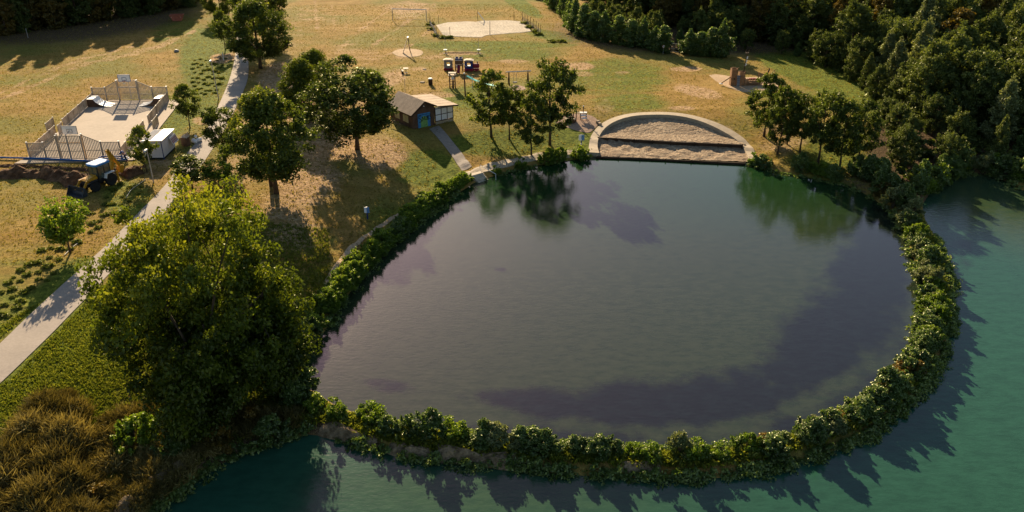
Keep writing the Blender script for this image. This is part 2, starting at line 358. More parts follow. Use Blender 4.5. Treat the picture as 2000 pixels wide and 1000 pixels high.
soil = blobs([(680,850,70,16,1,15),(860,885,90,16,1,4),(1000,905,70,14,.8),(620,835,50,18,.8),(300,940,90,14,.9,-35),(1240,905,60,10,.5),(1450,910,220,14,.35),(380,860,160,60,.75),(230,940,90,70,.6),(160,335,190,12,.55),(1690,350,60,40,.5),(1840,300,160,110,.8),(1400,60,330,50,.8),(150,40,260,45,.7,-6)])  # soil, also painting in shade on the causeway bank and below the big tree
gm = bpy.data.materials.new('dry_meadow'); t = nt(gm); v = coords(t)
gA, bA, sA = attr(t, 'green'), attr(t, 'bare'), attr(t, 'soil')
nb = noise(t, .06, 4, .6, v); nm = noise(t, .35, 5, .65, v); nf = noise(t, 2.2, 5, .7, v); nx = noise(t, 9, 3, .7, v)
mp = N(t, 'ShaderNodeMapping'); mp.inputs['Scale'].default_value = (.3, 1.6, 1); mp.inputs['Rotation'].default_value = (0, 0, .12); t.links.new(v, mp.inputs[0]); nst = noise(t, .35, 4, .6, mp.outputs[0])
pat = math_(t, 'ADD', math_(t, 'MULTIPLY', nm, .5), math_(t, 'MULTIPLY', nst, .5))
base = mix(t, mrange(t, pat, .38, .62), (.265, .168, .043), (.365, .24, .078))
base = mix(t, mrange(t, nb, .4, .65), base, (.20, .185, .045))
gf = mrange(t, math_(t, 'ADD', gA, math_(t, 'MULTIPLY_ADD', pat, 1.5, -.75)), .25, .8)
gcol = mix(t, mrange(t, nf, .35, .7), (.085, .118, .016), (.185, .215, .03))
c = mix(t, gf, base, gcol)
bf = mrange(t, math_(t, 'ADD', bA, math_(t, 'MULTIPLY_ADD', pat, 1.4, -.75)), .3, .75)
bcol = mix(t, mrange(t, nf, .35, .7), (.36, .23, .12), (.52, .37, .22)); c = mix(t, bf, c, bcol)
sf = mrange(t, math_(t, 'ADD', sA, math_(t, 'MULTIPLY_ADD', nf, 1.0, -.5)), .35, .65)
scol = mix(t, mrange(t, nx, .35, .7), (.06, .042, .024), (.20, .14, .08)); c = mix(t, sf, c, scol)
dk = mix(t, mrange(t, nx, .30, .62), (.65, .6, .55), (1.12, 1.1, 1.08)); c = mix(t, .6, c, dk, 'MULTIPLY')
dk2 = mix(t, mrange(t, nf, .32, .6), (.62, .62, .6), (1.1, 1.08, 1.05)); c = mix(t, .6, c, dk2, 'MULTIPLY')
hh = math_(t, 'ADD', math_(t, 'MULTIPLY', nf, 1.0), math_(t, 'MULTIPLY', nx, .4))
finish(t, c, .95, hh, .22, 0, .05)
nxn, nyn = len(gx), len(gy)
ii = np.arange(nyn - 1)[:, None] * nxn + np.arange(nxn - 1)[None, :]
F = np.stack([ii, ii + 1, ii + nxn + 1, ii + nxn], -1).reshape(-1, 4)
gme = np_mesh('ground', np.c_[GP, gz], F, gm, {'green': ('POINT', green), 'bare': ('POINT', bare), 'soil': ('POINT', soil)}, True)
ground = link('ground', gme); tag(ground, kind='structure')
# ------------------------------------------------------------------ water
def water_sheet(name, poly_or_box, mat, z, step, fn):
    xs = np.arange(poly_or_box[0], poly_or_box[2], step); ys = np.arange(poly_or_box[1], poly_or_box[3], step)
    X, Y = np.meshgrid(xs, ys); P = np.c_[X.ravel(), Y.ravel()]
    i = np.arange(len(ys) - 1)[:, None] * len(xs) + np.arange(len(xs) - 1)[None, :]
    F = np.stack([i, i + 1, i + len(xs) + 1, i + len(xs)], -1).reshape(-1, 4)
    keep, attrs = fn(P)
    F = F[keep[F].any(1)]
    o = link(name, np_mesh(name, np.c_[P, np.full(len(P), z)], F, mat, attrs)); return tag(o, kind='structure')
def watermat(name, body, tint, weedcol, bump, rough, shallow, ior=1.36):
    m = bpy.data.materials.new(name); t = nt(m); v = coords(t)
    w = attr(t, 'weed'); sh = attr(t, 'shallow')
    mp = N(t, 'ShaderNodeMapping'); mp.inputs['Scale'].default_value = (.45, 1, 1); t.links.new(v, mp.inputs[0])
    n1 = noise(t, .3, 7, .68, v); n2 = noise(t, 1.6, 5, .7, mp.outputs[0]); big = noise(t, .03, 3, .5, v)
    f = mrange(t, math_(t, 'ADD', w, math_(t, 'MULTIPLY_ADD', n1, 1.1, -.55)), .34, .72, 0, .85)
    c = mix(t, mrange(t, big, .35, .65, 0, .6), body, tuple(x * .75 for x in body)); c = mix(t, sh, c, shallow)
    c = mix(t, mrange(t, n2, .35, .7, 0, .5), c, tuple(x * .5 for x in body))
    wc = mix(t, mrange(t, n2, .4, .65), weedcol, tuple(x * 1.9 for x in weedcol)); c = mix(t, f, c, wc)
    p = finish(t, c, rough, None); p.inputs['IOR'].default_value = ior; p.inputs['Specular IOR Level'].default_value = .5
    p.inputs['Specular Tint'].default_value = (*tint, 1)
    b = N(t, 'ShaderNodeBump'); b.inputs['Distance'].default_value = bump; mp2 = N(t, 'ShaderNodeMapping'); mp2.inputs['Scale'].default_value = (1, 2.2, 1); t.links.new(v, mp2.inputs[0])
    hw = math_(t, 'ADD', noise(t, 1.7, 3, .6, mp2.outputs[0]), math_(t, 'MULTIPLY', noise(t, 6, 2, .5, mp2.outputs[0]), .25)); t.links.new(hw, b.inputs['Height']); t.links.new(b.outputs[0], p.inputs['Normal'])
    return m
pwm = watermat('pond_water', (.013, .045, .014), (1.0, .50, .92), (.005, .008, .008), .008, .06, (.036, .048, .024), 1.52)
lwm = watermat('lake_water', (.024, .088, .054), (1.0, .46, .86), (.010, .016, .018), .012, .12, (.042, .066, .028))
def pixof(P, z=0):
    d = P[:, 1] * CT + (CAMZ - z) * ST; d = np.where(d < 5, 5, d)
    return 1000 + FPX * P[:, 0] / d, 500 + FPX * ((CAMZ - z) * CT - P[:, 1] * ST) / d
def pblob(P, lst, soft=.8):
    x0, y0 = pixof(P); r = np.zeros(len(P))
    for (x, y, rx, ry, val, an) in lst:
        a = R(an); dx, dy = x0 - x, y0 - y
        u = (dx * math.cos(a) + dy * math.sin(a)) / rx; w = (-dx * math.sin(a) + dy * math.cos(a)) / ry
        r = np.maximum(r, val * (1 - ss(1 - soft, 1 + soft, np.hypot(u, w))))
    return r
def pond_fn(P):
    d = sdist(pond, P); x0, y0 = pixof(P)
    weed = pblob(P, [(1300,810,470,75,.95,-4),(1620,700,190,130,.9,-50),(1700,560,95,190,.85,12),(745,762,80,26,.8,8),(1450,760,220,60,.7,-15),(1060,790,170,35,.85,3),(980,527,14,5,.85,10),(1720,470,60,90,.5,0)])
    shal = ss(330, 500, y0) * .92
    band = np.exp(-((d + 2.2) / 1.2) ** 2) * ss(620, 760, y0); weed = weed - .45 * band
    return d < 1.2, {'weed': ('POINT', weed), 'shallow': ('POINT', np.clip(shal, 0, 1))}
def lake_fn(P):
    x0, y0 = pixof(P)
    s = pblob(P, [(960,960,330,70,.55,0),(1950,380,170,70,1.3,25),(1700,500,100,300,0,0)])
    w = pblob(P, [(1885,540,22,110,.55,8),(1870,480,30,60,.5,0)])
    return np.ones(len(P), bool), {'weed': ('POINT', w), 'shallow': ('POINT', s)}
bx = pond.min(0) - 2; bX = pond.max(0) + 2
pw = water_sheet('pond_water', (bx[0], bx[1], bX[0], bX[1]), pwm, 0.0, .6, pond_fn)
lw = water_sheet('lake_water', (-70, -150, 330, 112), lwm, -.06, 2.0, lake_fn)
# ------------------------------------------------------------------ paths
def resample(pts, step):
    out = [Vector(pts[0])]
    for a, b in zip(pts, pts[1:]):
        a, b = Vector(a), Vector(b); n = max(1, int((b - a).length / step))
        for i in range(1, n + 1): out.append(a.lerp(b, i / n))
    return out
def smooth(p, k=2):
    for _ in range(k):
        q = [p[0]]
        for a, b in zip(p, p[1:]): q += [a.lerp(b, .25), a.lerp(b, .75)]
        p = q + [p[-1]]
    return p
def ribbon(name, Lp, Rp, mat, lift=.05, n=80, across=4, drop=.25, label=None):
    def even(p, n):
        p = [Vector(q[:2]) for q in p]; p = smooth(p, 2); d = [0]
        for a, b in zip(p, p[1:]): d.append(d[-1] + (b - a).length)
        out = []
        for i in range(n):
            s = d[-1] * i / (n - 1); k = min(max(np.searchsorted(d, s) - 1, 0), len(p) - 2)
            out.append(p[k].lerp(p[k + 1], (s - d[k]) / max(1e-6, d[k + 1] - d[k])))
        return out
    A, B = even(Lp, n), even(Rp, n); V = []
    for a, b in zip(A, B):
        row = [a.lerp(b, j / across) for j in range(across + 1)]
        V += [(q.x, q.y) for q in [row[0]] + row + [row[-1]]]
    V = np.array(V); z = terrain(V) + lift; w = across + 3; z[0::w] -= drop; z[w - 1::w] -= drop
    F = [(i*w+j, i*w+j+1, (i+1)*w+j+1, (i+1)*w+j) for i in range(n - 1) for j in range(w - 1)]
    return link(name, np_mesh(name, np.c_[V, z], F, mat))
def GG(l): return [G(a, b) for a, b in l]
path = ribbon('path', [tuple(G(0,672)), tuple(G(100,577)), tuple(G(200,488)), tuple(G(250,437)), tuple(G(330,358)), tuple(G(362,300)), tuple(G(402,262)), tuple(G(430,200)), tuple(G(451,150)), tuple(G(461,105)), tuple(G(464,60)), tuple(G(462,15)), (-75,222), (-82,260)],
    [tuple(G(0,750)), tuple(G(100,655)), tuple(G(205,545)), tuple(G(290,450)), tuple(G(360,372)), tuple(G(420,285)), tuple(G(448,238)), tuple(G(468,195)), tuple(G(487,150)), tuple(G(484,105)), tuple(G(478,60)), tuple(G(473,15)), (-72.5,222), (-79,260)], M['asphalt'], .06, 160)
tag(path, kind='structure')
edge_far = [tuple(G(0,750)), tuple(G(0,672))]
pa, pb = G(0,672), G(0,750); dv = (pa - G(60,615)).normalized()
tail = ribbon('path', [tuple(pa), tuple(pa + dv * 30)], [tuple(pb), tuple(pb + dv * 30)], M['asphalt'], .056, 20); tag(tail, kind='structure')
sp = ribbon('shed_path', GG([(838,252),(862,278),(884,306),(902,334)]), GG([(857,246),(880,272),(903,300),(922,326)]), M['slab'], .06, 30); tag(sp, kind='structure')
shore_c = [(893,349),(925,337),(948,328),(975,322),(1010,314),(1050,305),(1090,301),(1125,301),(1153,300)]
shp = ribbon('shore_path', GG([(a, b - 6) for a, b in shore_c]), GG([(a + 3, b + 7) for a, b in shore_c]), M['concrete'], .07, 60); tag(shp, kind='structure')
trail = [(636,556),(652,528),(672,500),(705,468),(745,440),(790,412),(830,385),(866,364),(893,350)]
tr = ribbon('dirt_trail', GG([(a - 5, b - 1) for a, b in trail]), GG([(a + 5, b + 1) for a, b in trail]), M['bark_mulch'], .035, 60); tag(tr, kind='structure')
# ------------------------------------------------------------------ beach
bx0, by0 = beach.min(0) - .5; bx1, by1 = beach.max(0) + .5
xs = np.arange(bx0, bx1, .22); ys = np.arange(by0, by1, .22); X, Y = np.meshgrid(xs, ys); P = np.c_[X.ravel(), Y.ravel()]
sb = sdist(beach, P); sdp = sdist(pond, P); szv, up = sandz(P, sdp)
rgs = np.random.default_rng(2)
szv = szv + .018 * np.sin(P[:, 0] * 3 + 2 * np.sin(P[:, 1] * 1.3)) * np.sin(P[:, 1] * 4.1 + np.sin(P[:, 0])) + rgs.normal(0, .025, len(P))
i = np.arange(len(ys) - 1)[:, None] * len(xs) + np.arange(len(xs) - 1)[None, :]
F = np.stack([i, i + 1, i + len(xs) + 1, i + len(xs)], -1).reshape(-1, 4)
keep = (sb < .1) & (sdp > -.02); F = F[keep[F].all(1)]
sandb = link('beach_gravel', np_mesh('beach_gravel', np.c_[P, szv], F, M['sand'], None, True)); tag(sandb, kind='structure')
# arc wall walk
def arcwalk():
    A = [Vector(p) for p in arc_in]; B = [Vector(p) for p in arc_out]
    def ev(p, n):
        p = smooth(p, 2); d = [0]
        for a, b in zip(p, p[1:]): d.append(d[-1] + (b - a).length)
        out = []
        for i in range(n):
            s = d[-1] * i / (n - 1); k = min(max(np.searchsorted(d, s) - 1, 0), len(p) - 2); out.append(p[k].lerp(p[k + 1], (s - d[k]) / max(1e-6, d[k + 1] - d[k])))
        return out
    n = 90; A, B = ev(A, n), ev(B, n)
    zo = terr0(np.array([tuple(b) for b in B]))[0] + .07
    V, F = [], []
    for i, (a, b) in enumerate(zip(A, B)):
        z = max(zo[i], .55); V += [(a.x, a.y, z - 1.1), (a.x, a.y, z), (b.x, b.y, z), (b.x, b.y, z - .6)]
    for i in range(n - 1):
        for j in range(3): F.append((i*4+j, i*4+j+1, i*4+5+j, i*4+4+j))
    F += [(0,1,2,3), ((n-1)*4+3, (n-1)*4+2, (n-1)*4+1, (n-1)*4)]
    me = np_mesh('curved_beach_walk', V, F, M['concrete']); return me
aw = link('curved_beach_walk', arcwalk()); tag(aw, kind='structure')
# timber edges of the beach
def timber_edge(name, label, pts, ztop, h, posts):
    c = sum((Vector(p) for p in pts), Vector((0, 0))) / len(pts)
    root = thing(name, label, 'timber edging', (c.x, c.y, 0))
    P = resample([Vector((*p, 0)) for p in pts], 2.4); zz = ztop
    for k, (a, b) in enumerate(zip(P, P[1:])):
        mb = MB(); j = random.uniform(-.02, .02); d = (b - a).normalized() * .015
        mb.beam((a.x - c.x + d.x, a.y - c.y + d.y, zz - h / 2 + j), (b.x - c.x - d.x, b.y - c.y - d.y, zz - h / 2 + random.uniform(-.02, .02)), .14, h); mb.obj('board', M['dark_wood'], root)
    for k, p in enumerate(P):
        mb = MB(); mb.tube([(p.x - c.x, p.y - c.y - .12, zz - h - .3), (p.x - c.x, p.y - c.y - .12, zz + .1)], .07, 7); mb.obj('post', M['dark_wood'], root)
timber_edge('timber_step', 'dark timber step running across the middle of the gravel beach', [plane(1168,268,.85), plane(1310,276,.9), plane(1450,282,.9)], .88, .42, 1)
timber_edge('timber_edge', 'dark timber edging between the gravel beach and the pond water', [plane(1166,306,.2), plane(1250,309,.2), plane(1350,314,.2), plane(1455,319,.2)], .26, .5, 1)
# flat gravel patches in the grass
def patch(name, pts, mat, lift=.04, n=2):
    P = [Vector(G(a, b)[:2]) for a, b in pts] + [Vector(G(*pts[0])[:2])]
    P = smooth(P, n)[:-1] if n else resample(P, .8)[:-1]
    c = sum(P, Vector((0, 0))) / len(P); V = [(c.x, c.y)]; rings = 5; m = len(P)
    for r in range(1, rings + 1):
        for p in P: q = c.lerp(p, r / rings); V.append((q.x, q.y))
    for p in P: q = c.lerp(p, 1.03); V.append((q.x, q.y))
    V = np.array(V); z = terrain(V) + lift; z[-m:] -= .12
    F = [(0, 1 + k, 1 + (k + 1) % m, 0) for k in range(m)]
    me = bpy.data.meshes.new(name)
    fs = [(0, 1 + k, 1 + (k + 1) % m) for k in range(m)]
    for r in range(rings):
        for k in range(m): fs.append((1+r*m+k, 1+(r+1)*m+k, 1+(r+1)*m+(k+1)%m, 1+r*m+(k+1)%m))
    me.from_pydata([(*v, zz) for v, zz in zip(V, z)], [], fs); me.materials.append(mat)
    o = link(name, me); tag(o, kind='structure'); return o
patch('volleyball_sand', [(853,49),(875,44),(912,42),(930,43),(940,41),(990,40),(1016,42),(1026,50),(1038,61),(1015,64),(985,66),(950,69),(940,73),(905,72),(868,71)], M['vsand'], .05, 0)
patch('sand_oval', [(766,103),(775,97),(797,95),(820,97),(828,103),(820,110),(797,112),(775,110)], M['bark_mulch'])
patch('seesaw_gravel', [(1085,240),(1100,226),(1130,221),(1158,226),(1172,240),(1158,255),(1148,261),(1115,252)], M['pinkgravel'])
patch('ship_sand', [(1385,147),(1400,145),(1440,152),(1500,150),(1525,165),(1505,182),(1450,180),(1425,172),(1400,160)], M['bark_mulch'])
patch('swing_sand', [(995,170),(1005,166),(1020,168),(1030,173),(1015,178),(1000,178)], M['pinkgravel'])
# ------------------------------------------------------------------ trees and bushes
def crown_mesh(name, seed, R_, H, z0, nc, per, ls, shape='round', cr=.2, mat=None, thr=0.35, stems=None, inner=.35, squash=.75, tintup=.25, shoots=0, shl=(.2, .5)):
    rg = np.random.default_rng(seed)
    lob = rg.normal(size=(7, 3)); lob /= np.linalg.norm(lob, axis=1)[:, None]; la = rg.uniform(-.22, .28, 7)
    C = []; cz = z0 + H / 2
    while len(C) < nc:
        d = rg.normal(size=3); d /= np.linalg.norm(d)
        u = rg.uniform(inner, 1) ** .6
        k = 1 + sum(a * max(0, d @ l) ** 3 for a, l in zip(la, lob))
        if shape == 'round': p = d * u * k * np.array([R_, R_, H / 2])
        elif shape == 'cone':
            h = rg.uniform(0, 1); w = (1 - h) ** .75 * (.35 + .65 * min(1, h * 5)); a = rg.uniform(0, 6.28); q = rg.uniform(inner, 1)
            p = np.array([math.cos(a) * w * R_ * q * k, math.sin(a) * w * R_ * q * k, (h - .5) * H])
        elif shape == 'egg':
            h = rg.uniform(0, 1); w = math.sin(math.pi * min(1, (h * .93 + .07)) ** .8) ** .6; a = rg.uniform(0, 6.28); q = rg.uniform(inner, 1)
            p = np.array([math.cos(a) * w * R_ * q * k, math.sin(a) * w * R_ * q * k, (h - .5) * H])
        elif shape == 'dome':
            d[2] = abs(d[2]) * 1.0 - .12; p = d * u * k * np.array([R_, R_, H]) ; p[2] -= H * .38
        if stems is not None:
            s = stems[rg.integers(len(stems))]; p = p * np.array([s[3], s[3], s[3]]) + np.array([s[0], s[1], s[2]])
        C.append(p + np.array([0, 0, cz]))
    C = np.array(C); crad = cr * R_ * rg.uniform(.6, 1.35, nc); ct = rg.uniform(0, 1, nc)
    cen = C.mean(0)
    n = nc * per; k = np.repeat(np.arange(nc), per)
    D = rg.normal(size=(n, 3)); D /= np.linalg.norm(D, axis=1)[:, None]
    rad = rg.uniform(0, 1, n) ** .45
    P = C[k] + D * (rad * crad[k])[:, None] * np.array([1.1, 1.1, squash])
    if shoots:
        m = n // 4; sid = rg.integers(0, shoots, m); root = C[rg.integers(0, nc, shoots)]; sdir = (root - [0, 0, z0]) * [1, 1, .6] + [0, 0, R_ * .8]; sdir /= np.linalg.norm(sdir, axis=1)[:, None]
        sl_ = R_ * rg.uniform(shl[0], shl[1], shoots); tt = rg.uniform(.1, 1, m); P[:m] = root[sid] + sdir[sid] * (tt * sl_[sid])[:, None] + rg.normal(size=(m, 3)) * R_ * .05
    P[:, 2] = np.maximum(P[:, 2], .02)
    nrm = D * .5 + rg.normal(size=(n, 3)) * .6 + np.array([0, 0, .35]); nrm /= np.linalg.norm(nrm, axis=1)[:, None]
    a = np.cross(nrm, rg.normal(size=(n, 3))); a /= np.linalg.norm(a, axis=1)[:, None]; b = np.cross(nrm, a)
    s = ls * rg.uniform(.55, 1.4, n)[:, None]
    V = np.stack([P - a * s * .5, P - b * s * .32 + a * s * .05, P + a * s * .55, P + b * s * .32 + nrm * s * .1], 1).reshape(-1, 3)
    F = np.arange(4 * n).reshape(n, 4)
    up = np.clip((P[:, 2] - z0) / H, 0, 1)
    tint = np.clip(.42 * ct[k] + .38 * rg.uniform(0, 1, n) + tintup * (up - .4), 0, 1)  # tint brightens upward: painted-in sunlight on crown tops, partly yellowed leaves
    return np_mesh(name, V, F, mat, {'tint': ('FACE', tint)}), C
def trunk_mb(C, H0, r0, top, seed, nl=9, bend=.25, stems=None):
    rg = random.Random(seed); mb = MB(); br = MB()
    roots = stems or [(0, 0, 0, 1)]
    for s in roots:
        pts = [Vector((0 if not stems else s[0]*.12, 0 if not stems else s[1]*.12, -.3))]; n = 6
        tx, ty = (s[0], s[1]) if stems else (rg.uniform(-bend, bend), rg.uniform(-bend, bend))
        for i in range(1, n + 1):
            t = i / n; pts.append(Vector((pts[0].x + (tx - pts[0].x) * t + rg.uniform(-.06, .06), pts[0].y + (ty - pts[0].y) * t + rg.uniform(-.06, .06), top * t)))
        mb.tube(pts, [r0 * (1.35 if i == 0 else 1 - .78 * i / n) for i in range(n + 1)], 8)
        for j in range(nl):
            c = C[rg.randrange(len(C))]; c = Vector(c)
            st = pts[min(n, max(2, int(rg.uniform(.35, 1) * n)))]
            if c.z < st.z * .8: continue
            m = st.lerp(c, .5) + Vector((rg.uniform(-.2, .2), rg.uniform(-.2, .2), rg.uniform(0, .4)))
            br.tube([st, m, c], [r0 * .32, r0 * .2, r0 * .06], 5, False)
    return mb, br
PROTO = {}
def proto(key, name, mat, seed, R_, H, z0, nc, per, ls, shape, r0, cr=.2, top=None, **k):
    stems = k.get('stems')
    cm, C = crown_mesh('crown', seed, R_, H, z0, nc, per, ls, shape, cr, mat, **k)
    tm, bm = trunk_mb(C, H, r0, top or (z0 + H * .75), seed, stems=stems, nl=10 if not stems else 6)
    PROTO[key] = (name, cm, tm.mesh('trunk', M['bark'], True), bm.mesh('branches', M['bark'], True), z0 + H, R_)
def bushproto(key, name, mat, seed, R_, H, nc, per, ls, cr=.3, shape='dome', **k):
    cm, C = crown_mesh('foliage', seed, R_, H, 0, nc, per, ls, shape, cr, mat, **k)
    mb = MB(); rg = random.Random(seed)
    for _ in range(5):
        c = Vector(C[rg.randrange(len(C))]); mb.tube([(0, 0, -.25), (c.x * .4, c.y * .4, c.z * .5), tuple(c)], [.045, .03, .012], 5, False)
    PROTO[key] = (name, cm, mb.mesh('stems', M['bark'], True), None, H, R_)
def plant(key, label, cat, loc, group=None, sc=1.0, rz=None, mat=None, name=None):
    nm, cm, tm, bm, H, R_ = PROTO[key]
    o = thing(name or nm, label, cat, loc, random.uniform(0, 6.28) if rz is None else rz, group, sc)
    link('crown' if bm else 'foliage', cm, o); link('trunk' if bm else 'stems', tm, o)
    if bm: link('branches', bm, o)
    return o
#      key   name        leaf        seed R    H    z0  nc  per  leaf
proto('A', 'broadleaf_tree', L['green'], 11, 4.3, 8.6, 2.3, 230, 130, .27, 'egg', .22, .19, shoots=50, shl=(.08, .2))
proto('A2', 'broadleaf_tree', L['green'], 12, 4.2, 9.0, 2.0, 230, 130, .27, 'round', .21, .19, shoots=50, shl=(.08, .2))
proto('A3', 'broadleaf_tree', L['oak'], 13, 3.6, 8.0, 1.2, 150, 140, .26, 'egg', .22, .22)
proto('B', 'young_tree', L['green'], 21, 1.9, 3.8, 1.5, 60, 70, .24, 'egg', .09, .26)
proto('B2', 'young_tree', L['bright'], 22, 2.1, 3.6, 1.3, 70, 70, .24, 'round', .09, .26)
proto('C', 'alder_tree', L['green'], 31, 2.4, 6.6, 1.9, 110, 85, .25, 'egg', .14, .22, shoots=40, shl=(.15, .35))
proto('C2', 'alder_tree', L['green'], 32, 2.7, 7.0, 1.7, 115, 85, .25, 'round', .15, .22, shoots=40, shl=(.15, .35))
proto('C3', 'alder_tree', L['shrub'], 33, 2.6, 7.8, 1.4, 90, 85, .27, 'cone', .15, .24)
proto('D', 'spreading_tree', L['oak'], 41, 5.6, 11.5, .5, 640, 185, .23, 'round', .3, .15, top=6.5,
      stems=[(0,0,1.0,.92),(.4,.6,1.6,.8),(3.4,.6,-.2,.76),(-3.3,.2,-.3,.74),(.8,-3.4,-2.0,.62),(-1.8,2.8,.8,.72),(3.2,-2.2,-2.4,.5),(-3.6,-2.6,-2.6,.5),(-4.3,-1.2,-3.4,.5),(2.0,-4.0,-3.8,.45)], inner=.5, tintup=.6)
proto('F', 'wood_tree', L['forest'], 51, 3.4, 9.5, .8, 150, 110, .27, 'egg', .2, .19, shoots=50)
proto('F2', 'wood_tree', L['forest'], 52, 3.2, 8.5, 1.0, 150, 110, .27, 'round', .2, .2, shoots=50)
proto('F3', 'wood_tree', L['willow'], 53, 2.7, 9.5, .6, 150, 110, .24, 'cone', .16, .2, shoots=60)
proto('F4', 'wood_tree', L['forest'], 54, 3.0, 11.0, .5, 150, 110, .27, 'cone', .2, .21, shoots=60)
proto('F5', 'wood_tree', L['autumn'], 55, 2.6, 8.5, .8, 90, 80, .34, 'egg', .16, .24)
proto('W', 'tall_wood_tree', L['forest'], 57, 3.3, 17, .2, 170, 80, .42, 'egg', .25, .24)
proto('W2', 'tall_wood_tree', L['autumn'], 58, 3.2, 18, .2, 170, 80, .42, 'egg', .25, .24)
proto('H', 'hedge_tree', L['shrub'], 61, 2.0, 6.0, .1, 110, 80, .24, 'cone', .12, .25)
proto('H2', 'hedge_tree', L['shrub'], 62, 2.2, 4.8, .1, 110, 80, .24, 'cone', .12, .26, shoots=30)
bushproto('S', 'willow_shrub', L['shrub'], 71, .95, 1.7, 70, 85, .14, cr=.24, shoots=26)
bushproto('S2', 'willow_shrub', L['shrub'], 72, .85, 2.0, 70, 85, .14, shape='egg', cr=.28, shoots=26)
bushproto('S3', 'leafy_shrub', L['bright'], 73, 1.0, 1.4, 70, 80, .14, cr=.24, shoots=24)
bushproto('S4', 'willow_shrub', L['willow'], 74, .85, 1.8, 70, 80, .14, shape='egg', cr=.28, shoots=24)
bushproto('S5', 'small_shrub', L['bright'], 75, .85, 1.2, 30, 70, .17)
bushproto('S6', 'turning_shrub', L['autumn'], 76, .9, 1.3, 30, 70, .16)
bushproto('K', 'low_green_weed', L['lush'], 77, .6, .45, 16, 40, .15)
# dry grass mound: long thin blades
def blades(name, seed, n, R_, H, mat, wdt=.03, ln=.7, mound=True):
    rg = np.random.default_rng(seed); a = rg.uniform(0, 6.28, n); r = R_ * rg.uniform(0, 1, n) ** .55
    z = H * (1 - (r / R_) ** 2) * rg.uniform(.55, 1.05, n) if mound else np.zeros(n)
    P = np.c_[r * np.cos(a), r * np.sin(a), z]; d = rg.normal(size=(n, 3)) * .55; d[:, 2] = abs(d[:, 2]) * .4 + .75; d /= np.linalg.norm(d, axis=1)[:, None]
    s = np.cross(d, rg.normal(size=(n, 3))); s /= np.linalg.norm(s, axis=1)[:, None]; l = ln * rg.uniform(.4, 1.3, n)[:, None]
    droop = np.c_[rg.normal(size=(n, 2)) * .25 * l, -.12 * l]
    V = np.stack([P - s * wdt, P + s * wdt, P + d * l + s * wdt * .3 + droop, P + d * l - s * wdt * .3 + droop], 1).reshape(-1, 3)
    return np_mesh(name, V, np.arange(4 * n).reshape(n, 4), mat, {'tint': ('FACE', np.clip(rg.normal(.5, .25, n), 0, 1))})
def rootz(px, py):
    return G(px, py)
def tree_at(key, label, bx, by, toppy, cat='tree', group=None, wpx=None, mat=None, z=None, rz=None, lean=None):
    g = G(bx, by); nm, cm, tm, bm, H, R_ = PROTO[key]
    h = max(1.0, zat(g.y, toppy) - g.z); s = h / H * .98
    sx = s
    if wpx:
        d = g.y * CT + (CAMZ - g.z - h * .6) * ST; sx = (wpx / FPX * d / 2) / (R_ * (.80 if key[0] == 'A' else 1.0))
        sx = min(max(sx, s * .6), s * 1.7)
    return plant(key, label, cat, g, group, (sx, sx, s), rz=rz)
random.seed(4)
tree_at('A', 'round dark green tree standing alone on the lawn beside the wooden bollard', 540, 378, 178, wpx=140)
tree_at('A2', 'spreading dark tree on bare ground just left of the graffitied shed', 698, 292, 130, wpx=142)
tree_at('A3', 'yellow-green tree with two crowns behind the lawn trees left of the shed', 597, 235, 118, wpx=80)
tree_at('A3', 'brighter rounded tree close behind the yellow-green tree left of the shed', 622, 205, 99, wpx=72)
tree_at('A', 'large dark tree shading the path beyond the lamp post', 509, 134, 2, wpx=104)
tree_at('A2', 'dark tree behind the large path-side tree, cut off above', 515, 85, -45, wpx=70)
tree_at('A2', 'dark tree left of the path at the very top, above the slim young tree', 433, 42, -30, wpx=44)
tree_at('B', 'slim young tree on the green verge left of the path near the top', 440, 97, 22, wpx=42)
tree_at('B', 'slim young tree with a bare stem between the ball court and the path', 371, 249, 166, wpx=54)
tree_at('C2', 'medium dark tree right beside the path near the litter shelter', 441, 313, 205, wpx=80)
tree_at('B', 'small dark bushy tree right of the path, above the big yellow-green tree', 376, 368, 306, wpx=78)
tree_at('B2', 'small dark tree beside the bushy path tree, in shade', 428, 362, 312, wpx=60)
tree_at('B', 'thin yellowish tree in front of the white cabin', 287, 336, 248, wpx=52)
tree_at('B2', 'small bright green tree on the lawn left of the path', 138, 494, 388, wpx=92)
dt = tree_at('D', 'huge many-limbed yellow-green tree in the left foreground beside the pond', 432, 772, 375, wpx=None); dt.scale = (1.0, .9, dt.scale[2])
alders = [('C', 960, 268, 138, 84, 'leafy alder left of the pair above the shore path'), ('C2', 995, 272, 165, 60, 'slim leaning alder between the two alder groups above the shore path'),
 ('C', 1038, 304, 182, 62, 'small alder nearest the shore path above the pond'), ('C2', 1074, 284, 110, 98, 'tall broad alder left of the water play gravel'),
 ('C', 1492, 266, 144, 76, 'alder with a bare stem right of the wooden play ship'), ('C', 1518, 302, 168, 58, 'alder with a slanting stem right of the curved beach walk'), ('C', 1537, 282, 176, 50, 'alder behind the slanting-stemmed one right of the beach'),
 ('C2', 1597, 322, 172, 82, 'dense dark alder on the bank at the top right of the pond'), ('C', 1640, 328, 198, 70, 'alder with a crooked stem at the edge of the right-hand wood')]
alders += [('C', 1676, 318, 196, 70, 'dark alder between the crooked-stemmed one and the wood'), ('C2', 1562, 298, 180, 66, 'alder filling the gap above the dark bank shrubs')]
for k, bx_, by_, tp, w, lb in alders: tree_at(k, lb, bx_, by_, tp, wpx=w, group='alders round the beach')
